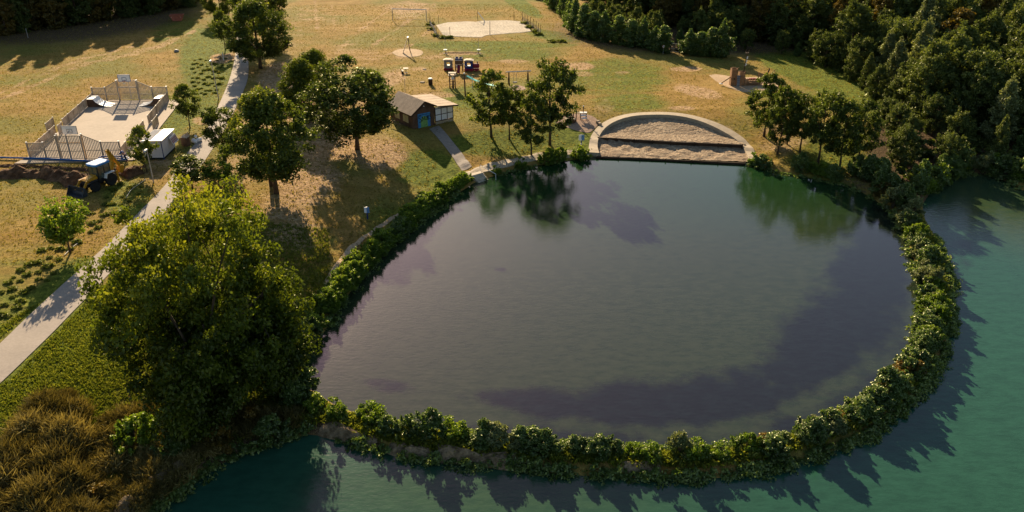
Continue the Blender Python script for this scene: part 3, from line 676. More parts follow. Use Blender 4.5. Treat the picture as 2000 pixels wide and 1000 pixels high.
# hedge trees in front of the wood at the top
for i, (bx_, by_, tp, k) in enumerate([(1122,62,5,'H2'),(1140,72,8,'H'),(1160,78,22,'H'),(1180,82,30,'H2'),(1208,86,30,'H'),(1232,90,38,'H'),(1256,93,42,'H2'),(1278,98,58,'H2'),(1295,103,50,'H')]):
    tree_at(k, 'sunlit hedge tree at the foot of the wood, ' + ordn(i) + ' from the left in its row', bx_, by_, tp, 'tree', 'hedge trees left of the gate', wpx=52)
for i, (bx_, by_, tp, k) in enumerate([(1345,106,64,'H2'),(1366,108,62,'H'),(1388,110,54,'H'),(1408,112,48,'H2')]):
    tree_at(k, 'sunlit hedge tree right of the wood gate, ' + ordn(i) + ' from the gate', bx_, by_, tp, 'tree', 'hedge trees right of the gate', wpx=54)
tree_at('S6', 'low orange-leaved shrub beside the wood gate', 1325, 100, 90, 'shrub')
# tall trees of the wood at the top right: rows along its edge
def rows(px_pts, nrows, gap, step, keys, label, group, hs=(.8, 1.15), off=2.0, seed=3, side=1):
    rg = random.Random(seed); P = resample([Vector(G(a, b)[:2]) if b < 900 else Vector((a, b - 1000)) for a, b in px_pts], 1.0)
    P = smooth(P[::3], 1); d = [0]
    for a, b in zip(P, P[1:]): d.append(d[-1] + (b - a).length)
    out = []
    for r in range(nrows):
        s = rg.uniform(0, step); row = []
        while s < d[-1]:
            k = min(max(int(np.searchsorted(d, s)) - 1, 0), len(P) - 2); a, b = P[k], P[k + 1]; t = (s - d[k]) / (d[k+1] - d[k])
            p = a.lerp(b, t); n = Vector((-(b - a).y, (b - a).x)).normalized() * side
            q = p + n * (off + r * gap) + Vector((rg.uniform(-1, 1), rg.uniform(-1, 1))) * gap * .28
            row.append(q); s += step * rg.uniform(.8, 1.25)
        out.append(row)
    for r, row in enumerate(out):
        for i, q in enumerate(row):
            z = tz(q.x, q.y)
            if z < .1: continue
            s = rg.uniform(*hs)
            plant(rg.choice(keys), label + ', ' + ordn(i) + ' from left, ' + ordn(r) + ' row', 'tree', (q.x, q.y, z - .1), group, (s * rg.uniform(.85, 1.15), s * rg.uniform(.85, 1.15), s), rz=rg.uniform(0, 6.28))
rows([(1000,2),(1060,30),(1110,58),(1200,80),(1300,92),(1420,105),(1500,108),(1570,125),(1640,150)], 3, 6.0, 4.4, ['W','W','W2','W'], 'tall shaded wood tree behind the meadow', 'trees of the wood behind the meadow', (.66, .8), 19, 3)
rows([(1105,50),(1200,76),(1300,88),(1420,102),(1500,104),(1570,118),(1640,146)], 2, 5.5, 3.6, ['F','F2','H2','F'], 'low shaded tree at the meadow edge of the wood', 'low trees at the edge of the wood', (.42, .6), 3, 33)
rows([(1380,92),(1500,96),(1570,112),(1650,140),(1690,170)], 3, 4.0, 3.4, ['F','F2','F','F4'], 'mid-height shaded tree in the wood corner', 'trees in the corner of the wood', (.6, .8), 8, 34)
# wood on the right: filled area
def inpoly(poly, p): return float(sdist(np.array(poly), np.array([p]))[0]) < 0
wood_poly = [tuple(G(a, b)[:2]) for a, b in [(1600,128),(1655,160),(1712,205),(1722,250),(1735,300),(1750,345),(1768,372),(1800,375),(1830,352),(1870,332),(1920,328),(1960,342),(2010,368)]] + [(66,93),(100,88),(150,100),(150,190),(70,190)]
rg = random.Random(8); spots = []
for tries in range(9000):
    p = (rg.uniform(30, 150), rg.uniform(80, 185))
    if p[0] > p[1] * .72 + 12: continue
    if p[1] > 158 and tries % 3: continue
    if not inpoly(wood_poly, p): continue
    m = 3.3 if p[1] < 125 else 4.2
    if all((p[0] - q[0]) ** 2 + (p[1] - q[1]) ** 2 > m * m for q in spots): spots.append(p)
spots.sort(key=lambda p: p[1]); nb = 9; per = math.ceil(len(spots) / nb)
for r in range(nb):
    for i, (x, y) in enumerate(sorted(spots[r*per:(r+1)*per])):
        z = tz(x, y)
        if z < .3: continue
        k = rg.choice(['F','F','F2','F','F2','F3','F3','F4','F2','H2'] if y < 135 else ['F','F2','F4','F3','F5'])
        if k == 'F5' and rg.random() < .5: k = 'F'
        edge = float(-sdist(np.array(wood_poly), np.array([(x, y)]))[0])
        s = rg.uniform(.62, .95) * (1.0 if y < 110 else 1.15 if y < 135 else 1.35) * (.6 if edge < 2.5 else .8 if edge < 6 else 1)
        look = {'F': 'broad dark green', 'F2': 'rounded dark green', 'F3': 'feathery grey-green', 'F4': 'tall pointed green', 'F5': 'slim yellow-brown turning', 'H2': 'small bushy'}[k]
        plant(k, look + ' wood tree, ' + ordn(i) + ' from left, ' + ordn(r) + ' row from lake', 'tree', (x, y, z - .1), 'trees of the right-hand wood', (s * rg.uniform(.9, 1.25), s * rg.uniform(.9, 1.25), s), rz=rg.uniform(0, 6.28))
# undergrowth on the wood's near edge and lake bank
def bushline(px_pts, step, keys, label, group, hs=(.8, 1.1), jit=.5, seed=1, minz=.12, name=None, rev=False, flat=None):
    rg = random.Random(seed); P = [Vector(G(a, b)[:2]) for a, b in px_pts]; d = [0]
    for a, b in zip(P, P[1:]): d.append(d[-1] + (b - a).length)
    s = rg.uniform(0, step); n = 0
    while s < d[-1]:
        k = min(max(int(np.searchsorted(d, s)) - 1, 0), len(P) - 2); t = (s - d[k]) / (d[k+1] - d[k]); q = P[k].lerp(P[k + 1], t)
        q = q + Vector((rg.uniform(-jit, jit), rg.uniform(-jit, jit))); z = tz(q.x, q.y)
        if z > minz:
            sc = rg.uniform(*hs); ky = rg.choice(keys(s / d[-1]) if callable(keys) else keys)
            plant(ky, label.format(ordn(n)), 'shrub', (q.x, q.y, z - .08), group, (sc * rg.uniform(.85, 1.2), sc * rg.uniform(.85, 1.2), sc * (flat or 1)), rz=rg.uniform(0, 6.28)); n += 1
        s += step * rg.uniform(.7, 1.3)
def ck(t): return ['S','S2','S4','S'] if t < .25 or rg.random() < .7 else ['S','S3','S6','S5']
bushline([(700,816),(760,833),(830,846),(900,853),(960,862)], 1.5, ['S2','S','S5'], 'leafy shrub on the muddy left part of the causeway, {} from the left', 'shrubs on the muddy causeway end', (.7, 1.15), .35, 5)
bushline([(900,862),(1000,872),(1100,880),(1200,886),(1225,888)], .82, ['S','S2','S4','S2'], 'bushy green shrub on the causeway bottom stretch, {} from the left', 'shrubs on the bottom stretch of the causeway', (.45, 1.15), .35, 6, flat=.84)
bushline([(1235,890),(1300,894),(1400,893),(1480,882)], 1.5, ['S5','S3','S6','S4','S5'], 'low yellow-green shrub on the gap in the causeway hedge, {} from the left', 'low shrubs in the causeway gap', (.7, 1.15), .55, 7)
bushline([(1490,874),(1560,856),(1640,822),(1700,790),(1748,752),(1782,715),(1805,680)], .62, ['S','S4','S2','S','S6'], 'silvery green shrub on the causeway bend, {} from its lower end', 'shrubs on the causeway bend', (.45, 1.2), .5, 8, flat=.82)
bushline([(1806,675),(1819,630),(1822,580),(1815,530),(1796,480),(1778,445),(1765,425)], .85, ['S','S3','S4','S'], 'dense green shrub on the right arm of the causeway, {} from its lower end', 'shrubs on the right arm of the causeway', (.5, 1.15), .4, 9, flat=.85)
bushline([(600,792),(640,800),(670,812)], 1.6, ['S2','S5'], 'upright shrub where the causeway meets the big tree, {} from the left', 'shrubs at the causeway root', (.8, 1.0), .3, 10)
bushline([(560,800),(588,770),(583,730),(590,690),(625,640)], 1.1, ['S','S3','S2'], 'shrub at the water under the big left tree, {} from the bottom', 'shrubs under the big tree', (.8, 1.1), .4, 11)
bushline([(628,612),(650,580),(683,548),(715,512),(740,490)], .72, ['S3'], 'bright shrub in the left bank hedge below the blue sign, {} from the bottom', 'left bank hedge', (.95, 1.3), .35, 12)
bushline([(745,482),(780,455),(815,424),(845,398),(870,378)], .8, ['S3','S3','S3','S'], 'bright shrub in the left bank hedge above the blue sign, {} from the bottom', 'left bank hedge', (.9, 1.25), .35, 13)
bushline([(640,600),(668,572),(700,535),(735,496),(770,466),(805,436)], 1.3, ['S5','S3'], 'low shrub overhanging the pond on the left bank, {} from the bottom', 'low left bank shrubs', (.8, 1.1), .3, 30, .05)
bushline([(878,374),(895,362),(915,352)], 1.2, ['S3','S5','S3'], 'bright shrub left of the bathing steps, {} from the left', 'shrubs left of the steps', (.8, 1.1), .2, 14)
bushline([(957,345),(985,337),(1020,329),(1048,322)], 1.2, ['S5','S5','S3'], 'low shrub between the steps and the round bush, {} from the steps', 'low shrubs right of the steps', (.7, 1.05), .25, 15)
bushline([(1060,318),(1078,314),(1100,311)], 1.2, ['S','S3'], 'rounded dark shrub on the bank above the tree reflections, {} from the left', 'rounded bank shrubs', (.95, 1.15), .2, 16)
bushline([(1470,325),(1500,333),(1530,339),(1570,350),(1610,360),(1660,374)], 1.4, ['S','S3','S','S2'], 'dark shrub on the top right pond bank, {} from the beach', 'shrubs on the top right bank', (.8, 1.2), .4, 17)
bushline([(1660,370),(1700,385),(1735,402),(1760,425),(1770,405),(1740,375),(1700,350),(1670,335)], .95, ['S','S2','S4','S6'], 'shaded shrub at the corner of the pond and the wood, {} in its clump', 'shrubs at the wood corner', (.9, 1.5), .9, 18)
bushline([(1790,395),(1815,362),(1850,340),(1900,326),(1950,334),(2000,360)], 1.1, ['S','S2','S4','S5'], 'shrub along the wooded lake shore, {} from the causeway', 'shrubs on the wooded lake shore', (1.0, 1.7), .7, 19)
bushline([(280,845),(300,862),(340,870),(400,860),(470,845),(540,830)], 1.5, ['S','S6','S3'], 'added shade-casting shrub below the huge yellow-green tree, {} along the row', 'added shrubs below the huge tree', (.9, 1.5), 1.0, 41)  # shrubs added to cast shade that the big tree's shadow misses here
g = G(1135, 310); plant('S3', 'round bright green bush at the left foot of the curved beach walk', 'shrub', g, None, (1.25, 1.25, 1.15))
g = G(1488, 326); plant('S', 'rounded green bush at the right foot of the curved beach walk', 'shrub', g, None, (1.3, 1.3, 1.0))
g = G(1470, 322); plant('S5', 'low bright plant just left of the bush at the right end of the beach', 'shrub', g, None, 1.1)
# forest on the left top
rgw = random.Random(77); wl = []; wedge = [(47,162),(58,152),(70,141),(84,150),(84,216),(40,216)]
for _ in range(3000):
    p = (rgw.uniform(40, 85), rgw.uniform(138, 216))
    if inpoly(wedge, p) and all((p[0]-q[0])**2 + (p[1]-q[1])**2 > 24 for q in wl): wl.append(p)
wl.sort(key=lambda p: (round(p[1] / 12), p[0]))
for i, p in enumerate(wl):
    s = rgw.uniform(.55, .7); plant(rgw.choice(['W','W','W2']), 'tall dark tree in the far corner of the wood, ' + ordn(i) + ' counted from its front', 'tree', (p[0], p[1], tz(*p) - .1), 'trees in the far corner of the wood', (s * 1.2, s * 1.2, s), rz=rgw.uniform(0, 6.28))
rows([(-420,150),(-150,95),(0,74),(120,58),(230,40),(320,28),(385,12),(420,-8)], 3, 4.0, 3.6, ['W','W2','W','W2'], 'tall shaded tree of the top left wood', 'trees of the top left wood', (.7, .92), 2.5, 21)
rows([(1040,-12),(1110,40),(1130,55)], 1, 4, 3, ['H2','S2'], 'undergrowth tree between the meadow and the far wood', 'undergrowth at the far wood', (.7, 1.1), 0, 22)
# undergrowth in woods as one mass
def scatter_stuff(name, label, pts, base, mat, seed, s0=.6, s1=1.3):
    rg = np.random.default_rng(seed); me = base; nv = len(me.vertices); V0 = np.zeros(nv * 3, np.float32); me.vertices.foreach_get('co', V0); V0 = V0.reshape(-1, 3)
    T0 = np.zeros(len(me.polygons), np.float32); me.attributes['tint'].data.foreach_get('value', T0)
    out, tt = [], []
    for (x, y, z) in pts:
        a = rg.uniform(0, 6.28); s = rg.uniform(s0, s1); c, q = math.cos(a) * s, math.sin(a) * s
        out.append(np.c_[V0[:, 0] * c - V0[:, 1] * q + x, V0[:, 0] * q + V0[:, 1] * c + y, V0[:, 2] * s + z]); tt.append(np.clip(T0 + rg.uniform(-.25, .25), 0, 1))
    V = np.concatenate(out); F = np.arange(len(V)).reshape(-1, 4)
    o = link(name, np_mesh(name, V, F, mat, {'tint': ('FACE', np.concatenate(tt))})); tag(o, label, 'undergrowth', kind='stuff'); return o
mini, _ = crown_mesh('mini', 99, 1.0, 1.0, 0, 8, 26, .30, 'dome', .45, None)
rg2 = np.random.default_rng(4); pts = []
for _ in range(14000):
    x, y = rg2.uniform(30, 120), rg2.uniform(82, 150)
    if x > y * .74 + 8 or len(pts) > 900: continue
    pts.append((x, y))
Pn = np.array(pts); dd = sdist(np.array(wood_poly), Pn); zz = terrain(Pn)
scatter_stuff('undergrowth', 'dark undergrowth on the floor of the right-hand wood', [(p[0], p[1], z - .1) for p, z, d in zip(Pn, zz, dd) if d < -.3 and z > .2], mini, L['forest'], 1, .7, 1.6)
bpts = []; rgb_ = random.Random(31)
for line_, wj, nn in (([(960,903),(1000,907),(1100,916),(1200,926),(1300,929),(1400,927),(1500,913),(1600,886),(1690,849),(1758,802),(1812,742),(1842,690),(1857,620),(1857,560),(1845,510),(1822,460)], .32, 430),
    ([(640,848),(700,867),(800,891),(900,903),(960,908)], .22, 50), ([(1480,326),(1545,340),(1600,349),(1660,363),(1700,384),(1740,411),(1765,449),(1784,500),(1799,545),(1805,600),(1799,650),(1780,692),(1747,737),(1700,772),(1640,807),(1560,844),(1480,869),(1400,881),(1300,883),(1200,879),(1100,872),(1000,862),(900,852),(830,845),(760,829),(700,811)], .4, 420),
    ([(640,640),(668,590),(698,550),(733,505),(773,467),(813,437),(858,404),(893,377)], .4, 110), ([(310,1000),(362,950),(412,910),(472,880),(540,860),(598,842)], .7, 90), ([(945,350),(980,339),(1040,325),(1100,315)], .25, 40), ([(1815,373),(1850,348),(1900,333),(1950,343),(2000,370)], .8, 90)):
    Q = [Vector(plane(a, b, .2)) for a, b in line_]; dd_ = [0]
    for a, b in zip(Q, Q[1:]): dd_.append(dd_[-1] + (b - a).length)
    for _ in range(nn):
        s_ = rgb_.uniform(0, dd_[-1]); k = min(max(int(np.searchsorted(dd_, s_)) - 1, 0), len(Q) - 2); q = Q[k].lerp(Q[k+1], (s_ - dd_[k]) / (dd_[k+1] - dd_[k])) + Vector((rgb_.uniform(-wj, wj), rgb_.uniform(-wj, wj)))
        z = tz(q.x, q.y)
        if z > -.5: bpts.append((q.x, q.y, max(z, -.15) - .12))
scatter_stuff('bank_vegetation', 'low leafy growth hanging over the water along the causeway and pond banks', bpts, mini, L['shrub'], 3, .28, .7)
# tufts of grass over the meadow, stuff
def tufts(name, label, pxlist_fn, n, mat, size, seed, blades_per=4):
    rg = np.random.default_rng(seed); px, py, keep = pxlist_fn(rg, n)
    P = np.array([plane(a, b, 1.9) for a, b in zip(px, py)]); z = terrain(P); ok = (z > .35) & keep
    if name != 'bank_grass': ok &= (sdist(beach, P) > 1.2)
    for cpoly in NOGRASS: ok &= sdist(cpoly, P) > .1
    P, z = P[ok], z[ok]; m = len(P); k = blades_per
    P3 = np.repeat(np.c_[P, z], k, 0) + np.c_[rg.normal(size=(m * k, 2)) * size * .5, np.zeros(m * k)]
    q = m * k; d = rg.normal(size=(q, 3)) * .5; d[:, 2] = .9; s = np.c_[rg.normal(size=(q, 2)), np.zeros(q)]; s /= np.linalg.norm(s, axis=1)[:, None]
    h = size * rg.uniform(.5, 1.3, q)[:, None]
    V = np.stack([P3 - s * h * .3 - [0, 0, .05], P3 + s * h * .3 - [0, 0, .05], P3 + d * h + s * h * .18, P3 + d * h - s * h * .18], 1).reshape(-1, 3)
    tn = np.repeat(rg.uniform(0, 1, m), k) * .7 + rg.uniform(0, .3, q)
    o = link(name, np_mesh(name, V, np.arange(4 * q).reshape(q, 4), mat, {'tint': ('FACE', tn)})); tag(o, label, 'grass', kind='stuff')
# ------------------------------------------------------------------ ball court
cNL, cNR, cFR, cFL = [Vector(plane(a, b, 2.05)) for a, b in [(60,311),(238,308),(330,197),(184,197)]]
for_flat = [cNL, cNR, cFR, cFL]
U = ((cNR - cNL) + (cFR - cFL)) / 2; W_ = ((cFL - cNL) + (cFR - cNR)) / 2; CC = (cNL + cNR + cFR + cFL) / 4
CW, CL = U.length, W_.length; O = CC - U / 2 - W_ / 2
def C2(a, b): p = O + U * (a / CW) + W_ * (b / CL); return p
CZ = 2.1
apr = [C2(-1.3, -1.7), C2(CW + 1.7, -.8), C2(CW + 1.9, CL + .3), C2(-.25, CL + .25), C2(-.3, 1.5)]
mb = MB(); mb.prism([tuple(p) for p in apr], .7, 'z', CZ - .7); o = mb.obj('court_surface', M['court']); tag(o, kind='structure')
NOGRASS = [np.array([tuple(p) for p in apr])]
slat_me = {}
def fence_run(root, a, b, h0, h1, nsl, rail_hs, slat_w=.105, joined=False, th=.035, off=0):
    a, b = Vector((*a, CZ)), Vector((*b, CZ)); d = b - a; n = Vector((-d.y, d.x, 0)).normalized() * .03; ang = math.atan2(d.y, d.x)
    if joined:
        mb = MB()
        for i in range(nsl):
            t = (i + .5) / nsl; p = a + d * t; h = h0 + (h1 - h0) * t; mb.box((p.x + n.x, p.y + n.y, CZ + h / 2 + .04), (slat_w, th, h - .08), ang)
        mb.obj('slat_panel', M['pale_wood'], root)
    else:
        for i in range(nsl):
            t = (i + .5) / nsl; p = a + d * t; h = h0 + (h1 - h0) * t; key = round(h, 1)
            if key not in slat_me: slat_me[key] = MB().box((0, 0, key / 2), (slat_w, th, key - .06)).mesh('slat', M['pale_wood'])
            link('slat', slat_me[key], root, (p.x + n.x, p.y + n.y, CZ + .04), (0, 0, ang))
    for f0, f1 in rail_hs:
        mb = MB(); mb.beam((a.x, a.y, CZ + f0), (b.x, b.y, CZ + f1), .06, .09); mb.obj('rail', M['pale_wood'], root)
def fpost(root, p, h, w=.13): MB().box((p[0], p[1], CZ + h / 2), (w, w, h)).obj('post', M['pale_wood'], root); MB().box((p[0], p[1], CZ + h + .02), (w + .03, w + .03, .05)).obj('post_cap', M['white'], root)
def end_fence(b, label, sgn):
    root = thing('end_fence', label, 'fence', (0, 0, 0), group='ball court fences')
    g0, g1 = CW * .345, CW * .61; s0, s1 = CW * .175, CW * .80; rec = -.45 * sgn
    segs = [((0, b), (s0, b), 1.95, 1.95, 10), ((s0, b), (g0, b), 1.95, 2.95, 10), ((g0, b + rec), (g1, b + rec), 2.95, 2.95, 16), ((g1, b), (s1, b), 2.95, 2.0, 11), ((s1, b), (CW, b), 2.0, 2.0, 12)]
    for (a0, b0), (a1, b1), h0, h1, n in segs:
        rails = [(h0, h1), (.98, .98), (.1, .1)] if h0 != 2.95 or h1 != 2.95 else [(h0, h1), (2.0, 2.0), (1.05, 1.05), (.1, .1)]
        fence_run(root, C2(a0, b0), C2(a1, b1), h0, h1, n, rails)
    for x, h in ((0, 2.05), (s0, 2.05), (g0, 3.05), (g1, 3.05), (s1, 2.1), (CW, 2.1)): fpost(root, C2(x, b), h, .16)
    for x in (g0, g1): fpost(root, C2(x, b + rec), 3.0, .12)
    a_, b_ = C2(g0, b), C2(g1, b); MB().beam((a_.x, a_.y, CZ + 2.0), (b_.x, b_.y, CZ + 2.0), .09, .14).obj('goal_crossbar', M['pale_wood'], root)
end_fence(0, 'near end fence of the ball court, pale timber slats rising to the goal', 1)
end_fence(CL, 'far end fence of the ball court, casting striped shadow on the surface', -1)
def side_fence(a, b0, b1, n, label, flip=1, h=1.22):
    root = thing('side_fence', label, 'fence', (0, 0, 0), group='ball court fences')
    for i in range(n):
        p, q = C2(a, b0 + (b1 - b0) * i / n), C2(a, b0 + (b1 - b0) * (i + 1) / n); fence_run(root, p, q, h, h, 13, [(h + .02, h + .02), (.12, .12)], .12, True)
    for i in range(n + 1): fpost(root, C2(a, b0 + (b1 - b0) * i / n), h + .06, .1)
side_fence(0, 0.05, 9.2, 5, 'low timber side fence on the left of the ball court, near half')
side_fence(0, 12.3, CL - .1, 6, 'low timber side fence on the left of the ball court, far half')
side_fence(-1.5, 10.2, 13.0, 1, 'short screen fence outside the left entrance of the ball court')
side_fence(CW, .05, 11.2, 5, 'low timber side fence on the right of the ball court, near half')
side_fence(CW, 13.6, CL - .1, 5, 'low timber side fence on the right of the ball court, far half')
side_fence(CW + 1.25, 10.9, 13.8, 1, 'short screen fence outside the right entrance of the ball court')
side_fence(.55, 8.9, 10.3, 1, 'pale graffitied entrance screen inside the left fence of the ball court', 1, 1.35)
def hoop(b, sgn, label):
    p = C2(CW * .48, b); root = thing('basketball_hoop', label, 'basketball hoop', (p.x, p.y, CZ), math.atan2(U.y, U.x) + (0 if sgn > 0 else math.pi), group='basketball hoops')
    MB().tube([(0, -.35, 0), (0, -.35, 3.2), (0, .75, 3.35)], .07, 8).obj('pole', M['steel'], root)
    bd = MB().box((0, .8, 3.45), (1.8, .05, 1.05), bevel if False else 0).obj('backboard', M['white'], root)
    f = MB(); 
    for c, d in (((0, .0, .515), (1.8, .07, .05)), ((0, 0, -.515), (1.8, .07, .05)), ((.89, 0, 0), (.05, .072, 1.0)), ((-.89, 0, 0), (.05, .072, 1.0)), ((0, 0, .1), (.62, .071, .05)), ((0, 0, -.34), (.62, .071, .05)), ((.3, 0, -.12), (.05, .073, .42)), ((-.3, 0, -.12), (.05, .073, .42))):
        f.box((c[0], .8 + c[1], 3.45 + c[2]), d)
    f.obj('backboard_lines', M['navy'] if sgn < 0 else M['grey'], root)
    r = MB(); r.tube([(.23 * math.cos(t / 12 * 6.283), 1.1 + .23 * math.sin(t / 12 * 6.283), 3.05) for t in range(13)], .02, 5); r.box((0, .88, 3.05), (.08, .16, .06)); r.obj('rim', M['orange'], root)
    nm = MB()
    for t in range(10): nm.tube([(.23 * math.cos(t * .628), 1.1 + .23 * math.sin(t * .628), 3.04), (.13 * math.cos(t * .628 + .3), 1.1 + .13 * math.sin(t * .628 + .3), 2.65)], .012, 3)
    nm.obj('net', M['white'], root)
hoop(-.5, 1, 'basketball hoop with pale backboard above the near end fence')
hoop(CL + .5, -1, 'basketball hoop with black-edged backboard above the far end fence')
def ramp(a, b, rz, label, flipx):
    p = C2(a, b); root = thing('skate_ramp', label, 'skate ramp', (p.x, p.y, CZ), math.atan2(U.y, U.x), group='skate ramps'); s = flipx
    prof = [(0, 1.15), (.9, 1.15)] + [(.9 + 2.3 * math.sin(t), 1.15 - 1.1 * math.sin(t) ** .9 * (1 if t else 0)) for t in np.linspace(.15, 1.57, 8)]
    prof = [(0, 1.15), (.9, 1.15), (1.2, .72), (1.6, .42), (2.1, .2), (2.7, .07), (3.3, .01)]
    mb = MB()
    for (x0, z0), (x1, z1) in zip(prof, prof[1:]): mb.beam((s * x0, 0, z0), (s * x1, 0, z1), 2.0, .05)
    mb.obj('ramp_surface', M['steel' if False else 'white'], root)
    for y in (-.97, .97):
        m2 = MB()
        for (x0, z0), (x1, z1) in zip(prof[:5], prof[1:5]): m2.prism([(s*x0, 0), (s*x1, 0), (s*x1, z1 - .03), (s*x0, z0 - .03)], .04, 'y', y - .02)
        m2.obj('side_panel', M['brown_wood'], root)
ramp(.25, CL - 2.4, 0, 'white curved skate ramp in the far left corner of the ball court', 1)
ramp(CW - .25, CL - 2.2, 0, 'curved skate ramp in the far right corner of the ball court', -1)
# ------------------------------------------------------------------ white cabin
p0, p1 = Vector(plane(321, 311, 2.05)), Vector(plane(346, 286, 2.05))
ang = math.atan2((p1 - p0).y, (p1 - p0).x) - math.pi / 2
root = thing('cabin', 'small white cabin with a ribbed roof between the ball court and the path', 'cabin', (p0.x, p0.y, 2.02), ang)
Wc, Dc, Hc = 2.35, 4.2, 2.35
MB().box((-Wc/2, Dc/2, .12), (Wc - .1, Dc - .1, .3)).obj('base_frame', M['black'], root)
MB().box((-Wc/2, 0, .25 + (Hc-.25)/2), (Wc, .06, Hc - .25)).obj('front_wall', M['hut'], root)
MB().box((-Wc/2, Dc, .25 + (Hc-.25)/2), (Wc, .06, Hc - .25)).obj('back_wall', M['hut'], root)
for x in (0, -Wc):
    for k in range(4):
        MB().box((x, Dc * (k + .5) / 4, .25 + (Hc-.25)/2), (.05, Dc / 4 - .03, Hc - .25)).obj('wall_panel', M['hut'], root)
MB().box((-Wc * .45, Dc/2, Hc + .04), (Wc * 1.0, Dc + .2, .08)).obj('roof', M['hut'], root)
MB().box((-.42, Dc/2 - .1, Hc + .12), (1.35, Dc + .5, .06)).obj('roof_cover', M['white'], root)
for k in range(9): link('roof_rib', MB().box((0, 0, 0), (.05, 1.2, .07)).mesh('roof_rib', M['grey']), root, (-Wc + .55 + 0, .35 + k * .46, Hc + .11), (0, 0, math.pi / 2))
wf = MB()
for c, d in (((-.62, -.04, 1.95), (.7, .03, .06)), ((-.62, -.04, 1.5), (.7, .03, .06)), ((-.95, -.04, 1.72), (.06, .031, .5)), ((-.29, -.04, 1.72), (.06, .031, .5))): wf.box(c, d)
w = wf.obj('window', M['white'], root); link('pane', MB().box((-.62, -.035, 1.72), (.6, .02, .4)).mesh('pane', M['glass']), w)
for c, d in (((0, -.04, Hc/2), (.08, .05, Hc)),): MB().box(c, d).obj('corner_trim', M['navy'], root)
aw = MB(); aw.box((.38, Dc - 1.0, 1.55), (.06, 1.9, 1.0), 0, R(-22)); aw.obj('serving_flap', M['white'], root)
for k in range(5): link('flap_stripe', MB().box((0, 0, 0), (.03, .16, .7)).mesh('flap_stripe', M['red']), root, (.43, Dc - 1.75 + k * .36, 1.55), (0, R(-22), 0))
# litter shelter beside the path
g = G(364, 284); root = thing('litter_bin', 'brown timber litter box with a pale slanted lid beside the path', 'litter bin', g, R(-20))
MB().box((0, 0, .55), (.85, .7, 1.1)).obj('box', M['brown_wood'], root)
MB().box((0, .1, 1.18), (.95, .85, .06), 0, 0, R(18)).obj('lid', M['concrete'], root)
MB().prism([(-.45, 1.1), (.3, 1.1), (.3, 1.75)], .06, 'y', .3).obj('side_shield', M['concrete'], root)
g = G(379, 279); root = thing('rubbish_bags', 'crumpled white rubbish bags heaped beside the timber litter box', 'rubbish bags', g)
for i, (x, y, z, r) in enumerate([(0,0,.3,.33),(.45,.25,.28,.3),(.3,-.25,.22,.26),(.65,.55,.3,.28),(.2,.4,.75,.2)]):
    m_ = MB(); m_.lathe([(r*.3, -r*.9), (r*.85, -r*.5), (r, 0), (r*.7, r*.6), (r*.25, r*.95)], 7); m_.obj('bag', M['white'], root, loc=(x, y, z), rot=(.3*i, .2, i))
# lamp posts
def lamp(bx, by, tp, label, lean=0):
    g = G(bx, by); h = zat(g.y, tp) - g.z; root = thing('street_lamp', label, 'street lamp', g, 0, 'lamps along the path'); root.rotation_euler = (0, R(lean), 0)
    MB().tube([(0, 0, -.3), (0, 0, 1.2), (0, 0, h)], [.09, .08, .05], 8).obj('pole', M['steel'], root)
    MB().box((.0, -.25, h + .03), (.24, .75, .12), top=.7).obj('lamp_head', M['white'], root)
lamp(300, 356, 292, 'grey street lamp between the cabin and the digger', 0)
lamp(427, 193, 118, 'tall street lamp standing at the left edge of the path', -2)
lamp(449, 42, 12, 'far street lamp beside the path at the top left')
# ------------------------------------------------------------------ digger
FW = Vector((-.40, -.92)).normalized(); cen = Vector(plane(206, 364, 2.0)) + Vector((-.92, .40)) * .75
root = thing('backhoe_loader', 'yellow backhoe loader with blue cab roof parked by the trench', 'backhoe loader', (cen.x, cen.y, tz(cen.x, cen.y)), math.atan2(FW.y, FW.x))
def wheel(x, y, r, wd):
    s = 1 if y > 0 else -1
    ty = MB(); ty.lathe([(r*.55, -wd/2), (r*.93, -wd/2), (r, -wd*.32), (r, wd*.32), (r*.93, wd/2), (r*.55, wd/2)], 22, (0,0,0), 'y')
    for k in range(16):
        a = k / 16 * 6.283; ty.box((math.cos(a) * r, 0, math.sin(a) * r), (.05, wd * .9, .07), 0, -a)
    w = link('wheel', MB().lathe([(r*.12, -wd*.3), (r*.12, wd*.3)], 10, (0,0,0), 'y').mesh('wheel', M['black']), root, (x, y, r))
    link('tyre', ty.mesh('tyre', M['black']), w); link('rim', MB().lathe([(r*.2, -wd*.2), (r*.56, -wd*.36), (r*.56, wd*.36), (r*.2, wd*.2)], 16, (0,0,0), 'y').mesh('rim', M['yellow']), w)
for y in (-.85, .85): wheel(1.35, y, .58, .38); wheel(-.85, y, .72, .46)
MB().box((.25, 0, .75), (3.3, .9, .45)).obj('chassis', M['black'], root, bevel=.03)
MB().prism([(.55,.95),(1.95,.95),(1.98,1.3),(1.7,1.42),(.55,1.62)], .82, 'y', -.41).obj('hood', M['yellow'], root, bevel=.04)
MB().box((1.97, 0, 1.08), (.06, .7, .4)).obj('grille', M['black'], root)
cb = MB()
for x, y in ((.5,-.68),(.5,.68),(-1.15,-.68),(-1.15,.68),(-.35,-.69),(-.35,.69)): cb.beam((x, y, .95), (x * .96, y * .95, 2.62), .09)
cb.box((-.3, 0, 1.0), (1.7, 1.35, .2)); cb.obj('cab', M['black'], root)
for c, d in (((.52,0,1.85),(.03,1.22,1.4)), ((-1.15,0,1.85),(.03,1.22,1.4)), ((.08,.68,1.85),(.75,.03,1.4)), ((.08,-.68,1.85),(.75,.03,1.4)), ((-.75,.68,1.85),(.7,.03,1.4)), ((-.75,-.68,1.85),(.7,.03,1.4))):
    MB().box(c, d).obj('window', M['glass'], root)
